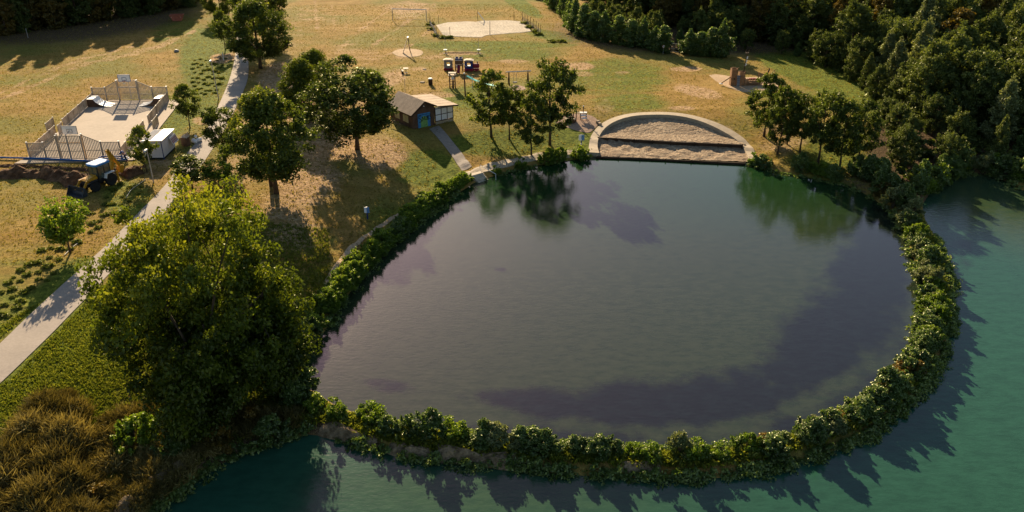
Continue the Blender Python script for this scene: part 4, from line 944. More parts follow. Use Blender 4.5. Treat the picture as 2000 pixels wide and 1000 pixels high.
MB().prism([(.75,-.5),(.6,-.78),(-1.2,-.8),(-1.35,-.55),(-1.35,.55),(-1.2,.8),(.6,.78),(.75,.5)], .24, 'z', 2.56).obj('roof', M['blue'], root, bevel=.04)
MB().prism([(.55,-.4),(.45,-.6),(-1.05,-.62),(-1.15,-.4),(-1.15,.4),(-1.05,.62),(.45,.6),(.55,.4)], .03, 'z', 2.79).obj('roof_top', M['white'], root)
for y in (-.85, .85):
    MB().box((-.85, y, 1.5), (1.2, .46, .06)).obj('fender', M['white'], root); MB().box((-.25, y, 1.27), (.07, .46, .5), 0, R(-25)).obj('fender', M['white'], root)
    a = MB(); a.beam((.6, y * .62, 1.35), (2.1, y * .62, 1.25), .12, .24); a.beam((2.05, y * .62, 1.25), (2.75, y * .62, .45), .12, .22); a.obj('loader_arm', M['yellow'], root)
    MB().tube([(1.0, y * .62, .85), (2.0, y * .62, 1.05)], .05, 6).obj('hydraulic_ram', M['steel'], root)
    MB().box((1.35, y, 1.22), (.95, .4, .05)).obj('front_fender', M['black'], root)
bk = MB(); bw = 2.35
prof = [(2.75,.15),(2.78,.65),(2.95,.95),(3.05,1.0)]; 
for (x0,z0),(x1,z1) in zip([(3.55,.06),(2.85,.08),(2.74,.4),(2.85,.85)],[(2.85,.08),(2.74,.4),(2.85,.85),(3.0,1.02)]): bk.beam((x0,0,z0),(x1,0,z1), bw, .05)
for y in (-bw/2, bw/2): bk.prism([(3.55,.06),(2.85,.08),(2.74,.4),(2.85,.85),(3.0,1.02)], .05, 'y', y - .025)
bk.obj('bucket', M['bucket'], root)
for k in range(7): link('bucket_tooth', MB().box((0,0,0), (.16,.06,.05)).mesh('bucket_tooth', M['bucket']), root, (3.6, -bw/2 + .15 + k * (bw - .3)/6, .06))
bm = MB(); bm.beam((-1.6, .1, .8), (-2.1, .1, 2.2), .26, .34); bm.beam((-2.1, .1, 2.15), (-1.75, .1, 3.75), .24, .34); bm.obj('boom', M['yellow'], root)
MB().beam((-1.75, .12, 3.75), (-2.95, .12, 1.5), .2, .3).obj('dipper_arm', M['yellow'], root)
MB().prism([(-3.1,1.6),(-2.75,1.5),(-2.6,.9),(-2.9,.65),(-3.3,.95),(-3.35,1.3)], .5, 'y', -.13).obj('digging_bucket', M['yellow'], root)
MB().tube([(-1.9, .1, 2.9), (-2.6, .12, 2.4)], .06, 6).obj('hydraulic_ram', M['steel'], root)
for y in (-.95, .95): st = MB(); st.box((-1.75, y, .8), (.16, .16, 1.3)); st.box((-1.75, y, .12), (.4, .35, .06)); st.obj('stabiliser', M['yellow'], root)
MB().tube([(.9, -.5, 1.5), (.9, -.5, 2.2)], .05, 6).obj('exhaust_pipe', M['black'], root)
# trench, spoil heap, blue pipe
def ridge(name, pts, w, h, mat, seed, label):
    rg = np.random.default_rng(seed); P = [Vector(G(a, b)[:2]) for a, b in pts]; P = resample([Vector((p.x, p.y, 0)) for p in P], .35); V = []; k = 11
    for i, p in enumerate(P):
        d = (P[min(i+1, len(P)-1)] - P[max(i-1, 0)]).normalized(); n = Vector((-d.y, d.x, 0)); e = math.sin(math.pi * min(1, (i + .6) / 4) / 2) * math.sin(math.pi * min(1, (len(P) - i) / 4) / 2)
        hh = h * (1 + .35 * math.sin(i * .55) + .25 * math.sin(i * 1.3 + 1)) * e; ww = w * (1 + .2 * math.sin(i * .4 + 2))
        for j in range(k):
            t = j / (k - 1) * 2 - 1; q = p + n * t * ww / 2; V.append((q.x + rg.normal() * .04, q.y + rg.normal() * .04, max(0, (1 - abs(t) ** 1.6)) * hh + rg.normal() * .05 * e - .03))
    V = np.array(V); V[:, 2] += terrain(V[:, :2]); F = [(i*k+j, i*k+j+1, (i+1)*k+j+1, (i+1)*k+j) for i in range(len(P) - 1) for j in range(k - 1)]
    o = link(name, np_mesh(name, V, F, mat, None, False)); tag(o, kind='structure'); return o
ridge('spoil_heap', [(-60,347),(0,343),(50,341),(100,344),(140,349),(165,352)], 2.6, .75, M['soil'], 1, '')
ridge('spoil_heap', [(118,360),(150,352),(178,345)], 3.0, .9, M['soil'], 2, '')
ridge('spoil_heap', [(238,345),(258,339),(276,334)], 2.6, .8, M['soil'], 3, '')
ridge('trench_lip', [(-60,328),(0,324),(60,325),(130,330),(190,334),(240,333),(285,324)], 1.1, .18, M['soil'], 4, '')
def curve_tube(name, pts, r, mat, label, cat, lift=.1, on=True, group=None):
    P = [G(a, b) for a, b in pts]; P = smooth([Vector(p) for p in P], 2)
    mb = MB(); mb.tube([(p.x, p.y, (tz(p.x, p.y) if on else p.z) + lift) for p in P], r, 6); o = mb.obj(name, mat, None, True); return tag(o, label, cat, group)
P = [(-40,308),(0,311),(60,312),(110,314),(160,317),(205,319)]
curve_tube('water_pipe', P, .11, M['pipe_blue'], 'blue plastic pipe lying along the near end fence of the ball court', 'pipe', .22)
g = G(238, 316); mb = MB(); mb.tube([(1.35 * math.cos(t) * (1 + .04*t), .62 * math.sin(t), .2 + .04 * t) for t in np.linspace(0, 11, 46)], .07, 5); o = mb.obj('pipe_coil', M['pipe_blue'], None, True, loc=(g.x - .8, g.y, g.z)); tag(o, 'loose coil of blue pipe on the ground beside the worker', 'pipe')
curve_tube('garden_hose', [(284,352),(270,362),(258,370),(252,378),(246,388)], .03, M['hose'], 'thin pale hose lying on the grass below the lamp post', 'hose', .08)
curve_tube('garden_hose', [(160,470),(150,478),(140,486),(126,500)], .04, M['hose'], 'pale hose end on the grass by the small green tree', 'hose', .08)
# worker
def person(loc, rz):
    root = thing('person', 'worker in blue top and pale cap bending over beside the blue pipe coil', 'person', loc, rz)
    def skin(name, verts, edges, rad, mat, rootv=0):
        me = bpy.data.meshes.new(name); me.from_pydata(verts, edges, []); o = link(name, me, root); me.materials.append(mat)
        sk = o.modifiers.new('skin', 'SKIN'); 
        for v_, r in zip(me.skin_vertices[0].data, rad): v_.radius = (r, r)
        me.skin_vertices[0].data[rootv].use_root = True
        o.modifiers.new('sub', 'SUBSURF').levels = 1; o.modifiers['sub'].render_levels = 1; return o
    # leaning forward to -x; pelvis at origin top of the legs
    vb = [(0,0,.93),(-.12,0,1.12),(-.24,0,1.30),(-.30,0,1.41),(-.36,0,1.50),(-.42,0,1.60),
          (.02,.13,.86),(-.06,.15,.48),(.08,.16,.08),(-.08,.17,.05),(.05,-.13,.86),(.12,-.16,.48),(.30,-.17,.09),(.16,-.18,.05),
          (-.25,.20,1.33),(-.42,.25,1.10),(-.62,.18,.98),(-.70,.16,.94),(-.25,-.20,1.33),(-.45,-.24,1.12),(-.66,-.15,1.02),(-.74,-.13,.98)]
    eb = [(0,1),(1,2),(2,3),(3,4),(4,5),(0,6),(6,7),(7,8),(8,9),(0,10),(10,11),(11,12),(12,13),(2,14),(14,15),(15,16),(16,17),(2,18),(18,19),(19,20),(20,21)]
    rb = [.14,.14,.16,.07,.06,.10,.10,.07,.05,.04,.10,.07,.05,.04,.08,.05,.035,.035,.08,.05,.035,.035]
    skin('body', vb, eb, rb, M['skin'])
    skin('work_jacket', [(0,0,.95),(-.12,0,1.12),(-.24,0,1.30),(-.29,0,1.38),(-.25,.20,1.33),(-.42,.25,1.10),(-.56,.20,1.0),(-.25,-.20,1.33),(-.45,-.24,1.12),(-.60,-.17,1.04)],
         [(0,1),(1,2),(2,3),(2,4),(4,5),(5,6),(2,7),(7,8),(8,9)], [.17,.17,.19,.09,.10,.07,.055,.10,.07,.055], M['cloth_blue'])
    skin('trousers', [(0,0,.95),(.02,.13,.86),(-.06,.15,.48),(.08,.16,.12),(.05,-.13,.86),(.12,-.16,.48),(.30,-.17,.13)], [(0,1),(1,2),(2,3),(0,4),(4,5),(5,6)], [.16,.12,.09,.07,.12,.09,.07], M['jeans'])
    m_ = MB(); m_.lathe([(.13, 0), (.125, .06), (.08, .12), (.02, .14)], 12); m_.box((-.13, 0, .01), (.14, .18, .02)); m_.obj('cap', M['hair'], root, loc=(-.44, 0, 1.64), rot=(0, R(-30), 0))
g = G(246, 316); person(g, R(10))
# wooden bollard by the tree, shade marks
g = G(530, 364); h = zat(g.y, 333) - g.z
root = thing('wooden_bollard', 'dark timber post with a pale metal cap beside the lone lawn tree', 'bollard', g); MB().box((0, 0, h/2), (.36, .36, h)).obj('post', M['dark_wood'], root); MB().box((0, 0, h + .02), (.42, .42, .06)).obj('cap', M['white'], root)
# ------------------------------------------------------------------ shed
q0 = Vector(plane(807, 252, 2.0)); uu = (Vector(plane(848, 243, 2.0)) - q0); ang = math.atan2(uu.y, uu.x)
root = thing('shed', 'brown timber shed with a felt roof and graffitied blue door', 'shed', (q0.x, q0.y, 1.85), ang)
MW, PW, DD = 3.5, 2.9, 6.0; EH, RH, RX = 2.4, 3.65, 1.75
def plankwall(pts_fn, x0, x1, axis, const, name='plank', wdt=.25):
    n = max(1, round((x1 - x0) / wdt)); w = (x1 - x0) / n
    for i in range(n):
        a, b = x0 + i * w, x0 + (i + 1) * w - .018; zt0, zt1 = pts_fn(a), pts_fn(b); th = .04 + .012 * (i % 2)
        mb = MB(); mb.prism([(a, 0), (b, 0), (b, zt1), (a, zt0)], th, 'y' if axis == 'x' else 'x', const)
        mb.obj(name, M['plank_wood'], root)
gab = lambda x: (EH + (RH - EH) * x / RX if x < RX else RH - (RH - 2.75) * (x - RX) / (MW - RX)) - .03
plankwall(gab, 0, MW, 'x', 0); plankwall(gab, 0, MW, 'x', DD - .06)
plankwall(lambda y: EH - .02, .05, DD - .05, 'y', -.02)
MB().box((MW / 2, DD / 2, 1.1), (MW - .2, DD - .2, 2.2)).obj('inner_wall', M['dark_wood'], root)
def roofsl(name, x0, z0, x1, z1, y0, y1, n):
    r_ = MB(); r_.beam(((x0), (y0+y1)/2, z0), ((x1), (y0+y1)/2, z1), y1 - y0, .09, ); o = r_.obj(name, M['roof'], root)
    for i in range(1, n):
        t = i / n; y = y0 + (y1 - y0) * t
        b = MB(); b.beam((x0, y, z0 + .055), (x1, y, z1 + .055), .05, .012); b.obj('felt_seam', M['roof'], o)
    b = MB(); b.beam(((x0), y0 - .02, z0 - .03), ((x1), y0 - .02, z1 - .03), .04, .2); b.obj('barge_board', M['dark_wood'], o)
roofsl('roof', RX, RH + .05, -.45, EH - .28, -.45, DD + .35, 7)
roofsl('roof', RX, RH + .05, MW + .1, 2.80, -.45, DD + .35, 7)
roofsl('porch_roof', MW + .12, 2.79, MW + PW + .55, 2.42, -.75, DD + .15, 5)
MB().beam((-.42, -.4, EH - .35), (-.42, DD + .3, EH - .35), .1, .1).obj('gutter', M['dark_wood'], root)
for y0, y1 in ((1.0, 2.35), (3.3, 4.5)):
    w = MB().box((-.07, (y0+y1)/2, 1.25), (.05, y1 - y0, 1.0)).obj('window_shutter', M['cream'], root); 
    for yy in (y0, (y0+y1)/2, y1): link('batten', MB().box((-.1, yy, 1.25), (.03, .05, 1.02)).mesh('batten', M['pale_wood']), w)
dr = MB().box((1.75, -.05, 1.02), (1.95, .06, 2.05)).obj('door', M['door_blue'], root, label=None) if False else MB().box((1.75, -.05, 1.02), (1.95, .06, 2.05)).obj('door', M['door_blue'], root)
gp = MB(); gp.prism([(1.2, .03), (2.3, .03), (2.3, 1.1), (2.15, 1.5), (1.75, 1.72), (1.35, 1.5), (1.2, 1.1)], .012, 'y', -.095); gp.obj('green_paint', M['door_green'], dr)
gr = MB(); sc_ = .9
def stroke(pts, w=.075):
    for (a, b), (c, d) in zip(pts, pts[1:]): gr.beam((a, -.105, b), (c, -.105, d), w, .02, up=(0, 1, 0))
stroke([(1.28,1.75),(1.0,1.8),(.85,1.55),(1.1,1.35),(1.35,1.15),(1.2,.9),(.9,.95)]); stroke([(1.42,1.0),(1.48,1.6),(1.72,1.1),(1.8,1.65)]); stroke([(1.92,1.6),(1.9,1.15),(2.05,1.05),(2.15,1.2),(2.18,1.62)])
stroke([(2.28,1.05),(2.3,1.65),(2.5,1.55),(2.32,1.35),(2.55,1.2),(2.3,1.05)]); stroke([(2.85,1.75),(2.65,1.65),(2.72,1.45),(2.9,1.3),(2.75,1.05),(2.62,1.1)], .06); stroke([(.82,1.82),(1.5,1.9),(2.2,1.85),(2.8,1.8)], .04)
stroke([(1.95,.42),(2.05,.5),(2.12,.38)], .03)
gr.obj('graffiti', M['ink'], dr)
MB().lathe([(.08, 0), (.08, .12)], 8, (1.8, -.12, 3.0), 'y').obj('lamp', M['white'], root)
# porch with white panels
x0 = MW + .08
for i in range(3):
    for j in range(2): MB().box((x0 + PW * (i + .5) / 3, -.02, .55 + .85 * (j + .5)), (PW / 3 - .1, .05, .76)).obj('panel', M['panel_white'], root)
fr = MB()
for i in range(4): fr.box((x0 + PW * i / 3, -.02, 1.25), (.09, .1, 2.45))
for z in (.52, 1.4, 2.26): fr.box((x0 + PW / 2, -.02, z), (PW, .09, .09))
fr.obj('porch_frame', M['dark_wood'], root)
MB().box((x0 + PW / 2, -.02, 2.39), (PW - .1, .04, .17)).obj('top_panel', M['panel_white'], root)
MB().box((x0 + PW / 2, -.02, .24), (PW, .16, .48)).obj('porch_plinth', M['concrete'], root)
for y in (DD * .5, DD - .1): MB().beam((x0 + PW, y, 0), (x0 + PW, y, 2.45), .12).obj('porch_post', M['dark_wood'], root)
for k in range(12): link('porch_board', MB().box((0, 0, 0), (.04, DD / 12 - .03, .95)).mesh('porch_board', M['plank_wood']), root, (x0 + PW, DD * (k + .5) / 12, .5))
# ------------------------------------------------------------------ bathing steps
root = thing('bathing_steps', 'concrete steps with a metal handrail going down into the pond', 'steps', (0, 0, 0))
for i in range(6):
    t = i / 5; a = Vector((918 + 13 * t, 341 + 14 * t)); b = Vector((940 + 9 * t, 335 + 13.5 * t)); z = .74 - .14 * i
    A = Vector(plane(a.x, a.y, z)); B = Vector(plane(b.x, b.y, z)); d = (B - A); n = Vector((d.y, -d.x)).normalized()
    c = (A + B) / 2; MB().box((c.x + n.x * .1, c.y + n.y * .1, z - .25), (max(1.4, d.length), .62, .5), math.atan2(d.y, d.x)).obj('step', M['step'], root)
hr = MB(); a = G(941, 338); b = plane(970, 352, .0)
hr.tube([(a.x - .2, a.y + .2, a.z - .1), (a.x - .2, a.y + .2, a.z + .95), (b[0] - .1, b[1] + .1, .75), (b[0] - .1, b[1] + .1, -.5)], .035, 6); hr.obj('handrail', M['white'], root)
# signs
def sign(bx, by, tp, label, w=.55, hh=.55, post='signblue', stripes=False):
    g = G(bx, by); h = zat(g.y, tp) - g.z; root = thing('sign', label, 'sign', g, R(4))
    MB().box((0, 0, h / 2), (.14, .14, h)).obj('post', M['navy'], root)
    MB().box((-w * .28, -.1, h - hh / 2), (w * .5, .04, hh)).obj('sign_plate', M['panel_white'], root); MB().box((w * .28, -.1, h - hh / 2), (w * .5, .04, hh)).obj('sign_plate', M['signblue'], root)
    if stripes:
        for z in (.45, 1.0): MB().box((0, 0, z), (.17, .17, .18)).obj('reflective_band', M['white'], root)
sign(1135, 287, 263, 'blue and white sign on a banded post left of the curved beach walk', .7, .75, stripes=True)
sign(718, 428, 404, 'blue and white sign in tree shade behind the left bank hedge', .5, .65)
def pole(px, by, tp, label, r=.04, mat='steel', cat='pole'):
    g = G(px, by); h = zat(g.y, tp) - g.z; mb = MB(); mb.tube([(0, 0, -.2), (0, 0, h)], [r, r * .8], 6); o = mb.obj('pole', M[mat], loc=g); tag(o, label, cat); return o
pole(791.5, 181, 153, 'thin metal pole rising just behind the shed roof')
pole(55, 74, 55, 'pale marker pole in shade at the edge of the top left wood', .06)
# ------------------------------------------------------------------ playground
# football goal
a, b = G(767, 40), G(833, 41); d = b - a; root = thing('football_goal', 'white football goal frame standing on the far meadow', 'football goal', (a + b) / 2, math.atan2(d.y, d.x)); w = d.length / 2
for s in (-w, w): MB().tube([(s, 0, 0), (s, 0, 2.44)], .085, 8).obj('goal_post', M['steel'], root)
MB().tube([(-w, 0, 2.44), (w, 0, 2.44)], .10, 8).obj('crossbar', M['white'], root)
MB().tube([(-w, 0, 2.4), (-w, 1.6, 0), (w, 1.6, 0), (w, 0, 2.4)], .025, 5).obj('net_frame', M['steel'], root)
nm = MB()
for i in range(1, 15): x = -w + 2 * w * i / 15; nm.beam((x, .02, 2.4), (x, 1.6, 0), .012)
for i in range(1, 7): t = i / 7; nm.beam((-w, 1.6 * t, 2.4 * (1 - t)), (w, 1.6 * t, 2.4 * (1 - t)), .012)
nm.obj('net', M['steel'], root)
# volleyball fence, posts
def mesh_fence(pts, h, label, step=2.0, end=True):
    P = resample([G(a, b) for a, b in pts], step); c = P[0]; root = thing('ball_fence', label, 'fence', c, group='netting fences round the volleyball sand')
    for p in P:
        z = tz(p.x, p.y); MB().tube([(p.x - c.x, p.y - c.y, z - c.z - .1), (p.x - c.x, p.y - c.y, z - c.z + h)], .045, 6).obj('post', M['brown_wood'], root)
    nm = MB()
    for a, b in zip(P, P[1:]):
        a, b = a - c, b - c
        for k in range(5): z = h * .55 * (k + .2) / 5; nm.beam((a.x, a.y, a.z + z), (b.x, b.y, b.z + z), .025)
        for k in range(7): q = a.lerp(b, k / 7); nm.beam(q, (q.x, q.y, q.z + h * .55), .02)
    nm.obj('netting', M['grey'], root)
mesh_fence([(853,73),(845,58),(839,48)], 2.2, 'netting fence with thin posts on the left end of the volleyball sand')
mesh_fence([(853,73),(879,72)], 2.0, 'short netting return at the near left corner of the volleyball sand')
mesh_fence([(1020,41),(1036,52),(1047,60),(1056,68)], 2.0, 'netting fence with thin posts on the right end of the volleyball sand', 1.7)
pole(1004, 39, 26, 'thin post at the far right corner of the volleyball sand', .05, 'brown_wood'); pole(857, 47, 29, 'thin post at the far left corner of the volleyball sand', .04, 'brown_wood')
pole(933, 40, 20, 'brown post at the far side of the volleyball sand', .05, 'brown_wood')
pole(957, 68, 41, 'upright net pole at the near side of the volleyball sand', .07, 'steel', 'net pole')
g = G(947, 42); mb = MB(); mb.tube([(0, 0, 0), (-1.45, .1, 1.9)], .08, 8); o = mb.obj('pole', M['white'], loc=g); tag(o, 'pale net pole leaning to the left at the far side of the volleyball sand', 'net pole')
bushes = [(843,58),(840,48),(850,70),(866,74),(876,74),(1024,46),(1034,54),(1044,62),(1052,68),(1098,82),(1078,82)]
for i, (x, y) in enumerate(bushes):
    g = G(x, y); plant('K', 'rough weed clump at the volleyball netting, ' + ordn(i) + ' from the left end', 'weeds', g, 'weed clumps at the netting', (1.8, 1.5, 1.1))
# net with weighted posts
root = thing('badminton_net', 'pair of thin net posts on white weighted bases joined by a cord', 'net', G(902, 106))
c = root.location
for bx_, by_ in ((870, 105), (935, 105)):
    g = G(bx_, by_); q = g - c; h = zat(g.y, by_ - 29) - g.z
    p_ = MB().tube([(q.x, q.y + .4, q.z), (q.x - .05, q.y + .4, q.z + h)], .035, 6).obj('post', M['steel'], root)
    MB().box((q.x, q.y, q.z + .35), (.08, .08, .7)).obj('base_leg', M['dark_wood'], root); MB().box((q.x, q.y, q.z + .72), (.65, .5, .16)).obj('weight', M['white'], root); MB().box((q.x, q.y, q.z + .03), (.8, .6, .06)).obj('foot', M['dark_wood'], root)
g1, g2 = G(870, 105) - c, G(935, 105) - c
MB().beam((g1.x, g1.y + .4, g1.z + .12), (g2.x, g2.y + .4, g2.z + .12), .04, .10).obj('cord', M['dark_wood'], root)
# slanted climbing board
g = G(787, 104); h = zat(g.y, 73) - g.z; root = thing('climbing_board', 'tall slanted climbing board with a curved pole on the sand oval', 'climbing frame', g)
MB().beam((0, 0, 0), (1.05, .15, h), .75, .1, up=(.9, .1, -.3)).obj('board', M['pale_wood'], root)
mb = MB(); mb.tube([(1.05, .1, h - .05), (1.2, 0, h * .75), (1.22, -.1, h * .45), (1.35, -.2, h * .2), (1.55, -.3, 0)], .08, 7); mb.obj('pole', M['brown_wood'], root)
MB().box((1.05, .12, h + .02), (.28, .85, .08), 0, 0).obj('top_cap', M['white'], root)
for k in range(5): t = (k + 1) / 6; link('hold', MB().lathe([(.07, 0), (.05, .1)], 6).mesh('hold', M['yellow']), root, (1.05 * t - .05, .15 * t + (.2 if k % 2 else -.2), h * t + .06))
# picnic table + bench
g = G(793, 142); root = thing('picnic_table', 'pale picnic table on one post in the playground left of the train', 'table', g, R(8)); MB().box((0, 0, .74), (.85, 1.1, .07)).obj('table_top', M['pale_wood'], root); MB().box((0, 0, .36), (.12, .12, .72)).obj('leg', M['dark_wood'], root); MB().box((0, 0, .02), (.5, .5, .04)).obj('foot', M['dark_wood'], root)
g = G(786, 143); root = thing('bench', 'pale backed bench left of the picnic table', 'bench', g, R(98))
MB().box((0, 0, .45), (1.2, .4, .06)).obj('seat', M['pale_wood'], root); MB().box((0, .22, .75), (1.2, .06, .35)).obj('backrest', M['pale_wood'], root)
for x in (-.45, .45): MB().box((x, 0, .21), (.08, .35, .42)).obj('leg', M['dark_wood'], root)
# bin
g = G(841, 166); root = thing('litter_bin', 'dark round litter bin with a white lid left of the play tower', 'litter bin', g); MB().lathe([(.3, 0), (.34, .15), (.34, .95)], 14).obj('bin_body', M['dark_wood'], root); MB().lathe([(.37, .95), (.37, 1.05), (.25, 1.12)], 14).obj('lid', M['white'], root)
# train wagons
def wagon(px, py, label, body, kind):
    g = G(px, py); root = thing('play_train_wagon' if kind != 'loco' else 'play_locomotive', label, 'play train', g, R(-3), 'play train')
    MB().box((0, 0, .28), (1.5, 1.1, .3)).obj('underframe', M['red'], root)
    for x in (-.5, .5):
        for y in (-.56, .56): link('wheel', MB().lathe([(.26, -.04), (.26, .04)], 12, (0,0,0), 'y').mesh('wheel', M['red']), root, (x, y, .26))
    for s in (-1, 1):
        f = MB(); y = s * .5                                   # side with an arched window
        f.box((-.52, y, 1.05), (.3, .05, 1.3)); f.box((.52, y, 1.05), (.3, .05, 1.3)); f.box((0, y, .62), (.75, .05, .42)); f.box((0, y, 1.58), (.75, .05, .25)); f.prism([(-.37,1.46),(-.37,1.3),(-.2,1.46)], .05, 'y', y - .025); f.prism([(.37,1.46),(.37,1.3),(.2,1.46)], .05, 'y', y - .025)
        f.obj('side_panel', M[body], root)
    for s in (-1, 1): MB().box((s * .67, 0, .75), (.05, 1.0, .6)).obj('end_panel', M[body], root)
    MB().box((0, .0, .86), (.5, .7, .06)).obj('seat', M['white'], root)
    rf = MB(); rf.prism([(-.85, 1.72), (-.85, 1.8), (-.4, 1.95), (.4, 1.95), (.85, 1.8), (.85, 1.72)], 1.25, 'y', -.62); rf.obj('roof', M['grey' if False else 'pale_wood'], root)
    if kind == 'loco':
        link('boiler', MB().lathe([(.38, 0), (.4, .1), (.4, .95), (.3, 1.05)], 16, (.72, 0, .85), 'x').mesh('boiler', M['red']), root)
        link('chimney', MB().lathe([(.09, 0), (.09, .3), (.13, .42)], 10, (1.45, 0, 1.2)).mesh('chimney', M['black']), root)
        MB().box((1.2, 0, .3), (1.1, 1.0, .25)).obj('front_frame', M['red'], root)
        for y in (-.5, .5): link('wheel', MB().lathe([(.24, -.04), (.24, .04)], 12, (0,0,0), 'y').mesh('wheel', M['red']), root, (1.25, y, .24))
    return root
wagon(876, 137, 'grey roofed wooden play wagon at the left end of the play train', 'grey', 'w')
wagon(916, 138, 'blue play locomotive cab with a dark red boiler', 'navy', 'loco')
g = G(897, 139); root = thing('play_tower', 'open play tower wagon with a dark red slide in the middle of the play train', 'play train', g, R(-3), 'play train')
for x in (-.6, .6):
    for y in (-.45, .45): MB().box((x, y, 1.15), (.1, .1, 2.3)).obj('post', M['brown_wood'], root)
MB().box((0, 0, 1.05), (1.25, .95, .07)).obj('platform', M['brown_wood'], root)
for y in (-.48, .48): MB().box((0, y, 1.6), (1.2, .04, .7)).obj('side_panel', M['brown_wood'], root)
for x in (-.33, .33):
    MB().box((x, .1, 2.15), (.5, .05, .55)).obj('blue_panel', M['navy'], root); MB().box((x, -.45, 2.05), (.5, .04, .4)).obj('blue_panel', M['navy'], root)
for x in (-.6, 0, .6): link('post_cap', MB().box((0, 0, 0), (.16, .16, .07)).mesh('post_cap', M['white']), root, (x, -.45, 2.33))
MB().beam((-.6, -.52, 1.97), (.6, -.52, 1.97), .05, .07).obj('top_rail', M['white'], root)
sd_ = MB(); sd_.beam((.02, -.5, 1.1), (.05, -1.5, .25), .5, .05); sd_.beam((.05, -1.5, .25), (.05, -1.9, .15), .5, .05); sd_.obj('slide', M['red'], root)
MB().beam((.65, .1, 1.3), (1.25, .1, .75), .35, .05).obj('bridge', M['white'], root)
MB().box((-.3, -.52, .9), (.22, .03, .5)).obj('white_board', M['white'], root)
# tower with white sheet
g = G(884, 172); h = zat(g.y, 142) - g.z; root = thing('timber_play_tower', 'tall timber play frame with a white panel below the play train', 'play frame', g)
for x in (-.42, .42):
    for y in (-.3, .35): MB().box((x, y, h / 2), (.13, .13, h)).obj('post', M['brown_wood'], root)
for z in (h, h - .35): MB().box((0, -.05, z), (1.2, .9, .06)).obj('roof_board', M['pale_wood'], root)
MB().box((.05, 0, h * .58), (.7, .6, .06)).obj('platform', M['play_wood'], root); MB().box((.1, -.2, h * .68), (.5, .05, .45), 0, R(15)).obj('white_panel', M['white'], root)
for z in (.5, 1.0): MB().box((0, .35, z), (.8, .06, .06)).obj('rung', M['dark_wood'], root)
MB().beam((.1, -.3, .0), (.1, .1, 1.2), .3, .05).obj('ladder', M['brown_wood'], root)
# tall pole + turquoise band
g = G(909, 188); h = zat(g.y, 144) - g.z; root = thing('zip_line_mast', 'tall brown mast with a white top between the play frame and the turquoise band', 'mast', g)
MB().tube([(0, 0, 0), (-.1, 0, h)], [.12, .1], 8).obj('mast', M['brown_wood'], root); MB().lathe([(.14, 0), (.1, .14)], 8, (-.1, 0, h)).obj('cap', M['white'], root)
P = [Vector((*plane(a, b, 2 + z), 2 + z)) for a, b, z in [(912,148,2.0),(922,154,1.6),(934,159,1.35),(948,163,1.2),(962,167,1.2),(976,170,1.3)]]
root = thing('turquoise_slide', 'curving turquoise slide band running behind the leafy alder', 'slide', (P[0].x, P[0].y, 2.0)); o0 = root.location
mb = MB(); S = smooth([p - o0 for p in P], 2)
for a, b in zip(S, S[1:]): mb.beam(a, b, .55, .08)
mb.obj('band', M['turq'], root)
for k in (1, 2, 3, 4): q = P[k] - o0; MB().tube([(q.x, q.y + .3, -.1), (q.x, q.y + .3, q.z + .25)], .06, 7).obj('support_post', M['white'], root)
# swing
a, b = G(994, 166), G(1031, 165); d = b - a; root = thing('swing', 'timber swing with a grey beam and basket seat right of the train', 'swing', (a + b) / 2, math.atan2(d.y, d.x)); w = d.length / 2; h = zat(a.y, 140) - a.z
MB().tube([(-w - .5, 0, h), (w + .5, 0, h)], .09, 8).obj('beam', M['steel'], root)
for s in (-w, w):
    for y in (-.6, .6): MB().tube([(s, y, -.1), (s, 0, h)], .08, 7).obj('leg', M['dark_wood'], root)
st = MB(); st.lathe([(.35, .38), (.4, .45), (.35, .5)], 12, (-w * .35, 0, 0)); st.obj('basket_seat', M['black'], root)
cn = MB(); [cn.tube([(-w * .35 + x, y, .45), (-w * .35 + x * .6, 0, h)], .015, 4) for x in (-.3, .3) for y in (-.2, .2)]; cn.obj('chain', M['steel'], root)
# water play table, trough on brown gravel
g = G(1139, 232); root = thing('water_play_table', 'white stepped water play table with a small hand pump on brown gravel', 'water play table', g)
MB().box((0, .2, .85), (1.0, .55, .1)).obj('upper_basin', M['white'], root); MB().box((0, -.3, .6), (.85, .5, .12)).obj('middle_basin', M['white'], root); MB().box((.1, -.7, .3), (.75, .4, .12)).obj('lower_basin', M['white'], root)
for x in (-.4, .4):
    for y in (-.4, .35): MB().box((x, y, .4), (.09, .09, .8)).obj('leg', M['dark_wood'], root)
pp = MB(); pp.tube([(0, .3, .9), (0, .3, 1.7)], .06, 7); pp.tube([(0, .3, 1.55), (.3, .2, 1.4)], .03, 5); pp.obj('pump', M['black'], root); MB().lathe([(.09, 1.7), (.07, 1.82)], 8, (0, .3, 0)).obj('pump_cap', M['white'], root)
MB().beam((-.5, .2, .85), (-1.1, .3, .8), .2, .1).obj('gutter', M['pale_wood'], root)
g = G(1114, 238); root = thing('play_trough', 'round timber trough with upright posts on brown gravel under the alder', 'trough', g)
MB().lathe([(.75, 0), (.85, .5), (.75, .5), (.65, .12)], 14).obj('tub', M['brown_wood'], root)
for x, y, hh in ((.8, .1, 1.7), (.45, .6, 1.3)): MB().box((x, y, hh / 2), (.13, .13, hh)).obj('post', M['brown_wood'], root)
MB().beam((-.75, 0, .52), (.75, -.3, .52), .2, .05).obj('plank', M['pale_wood'], root)
for i, (x, y) in enumerate([(1168, 240), (1171, 244)]):
    g = G(x, y); mb = MB(); mb.box((0, 0, .15), (.7, .35, .4), .9 + i); o = mb.obj('stone_block', M['stone'], loc=g, bevel=.04); tag(o, ('upper' if i == 0 else 'lower') + ' pale stone block at the edge of the brown gravel by the beach walk', 'stone')
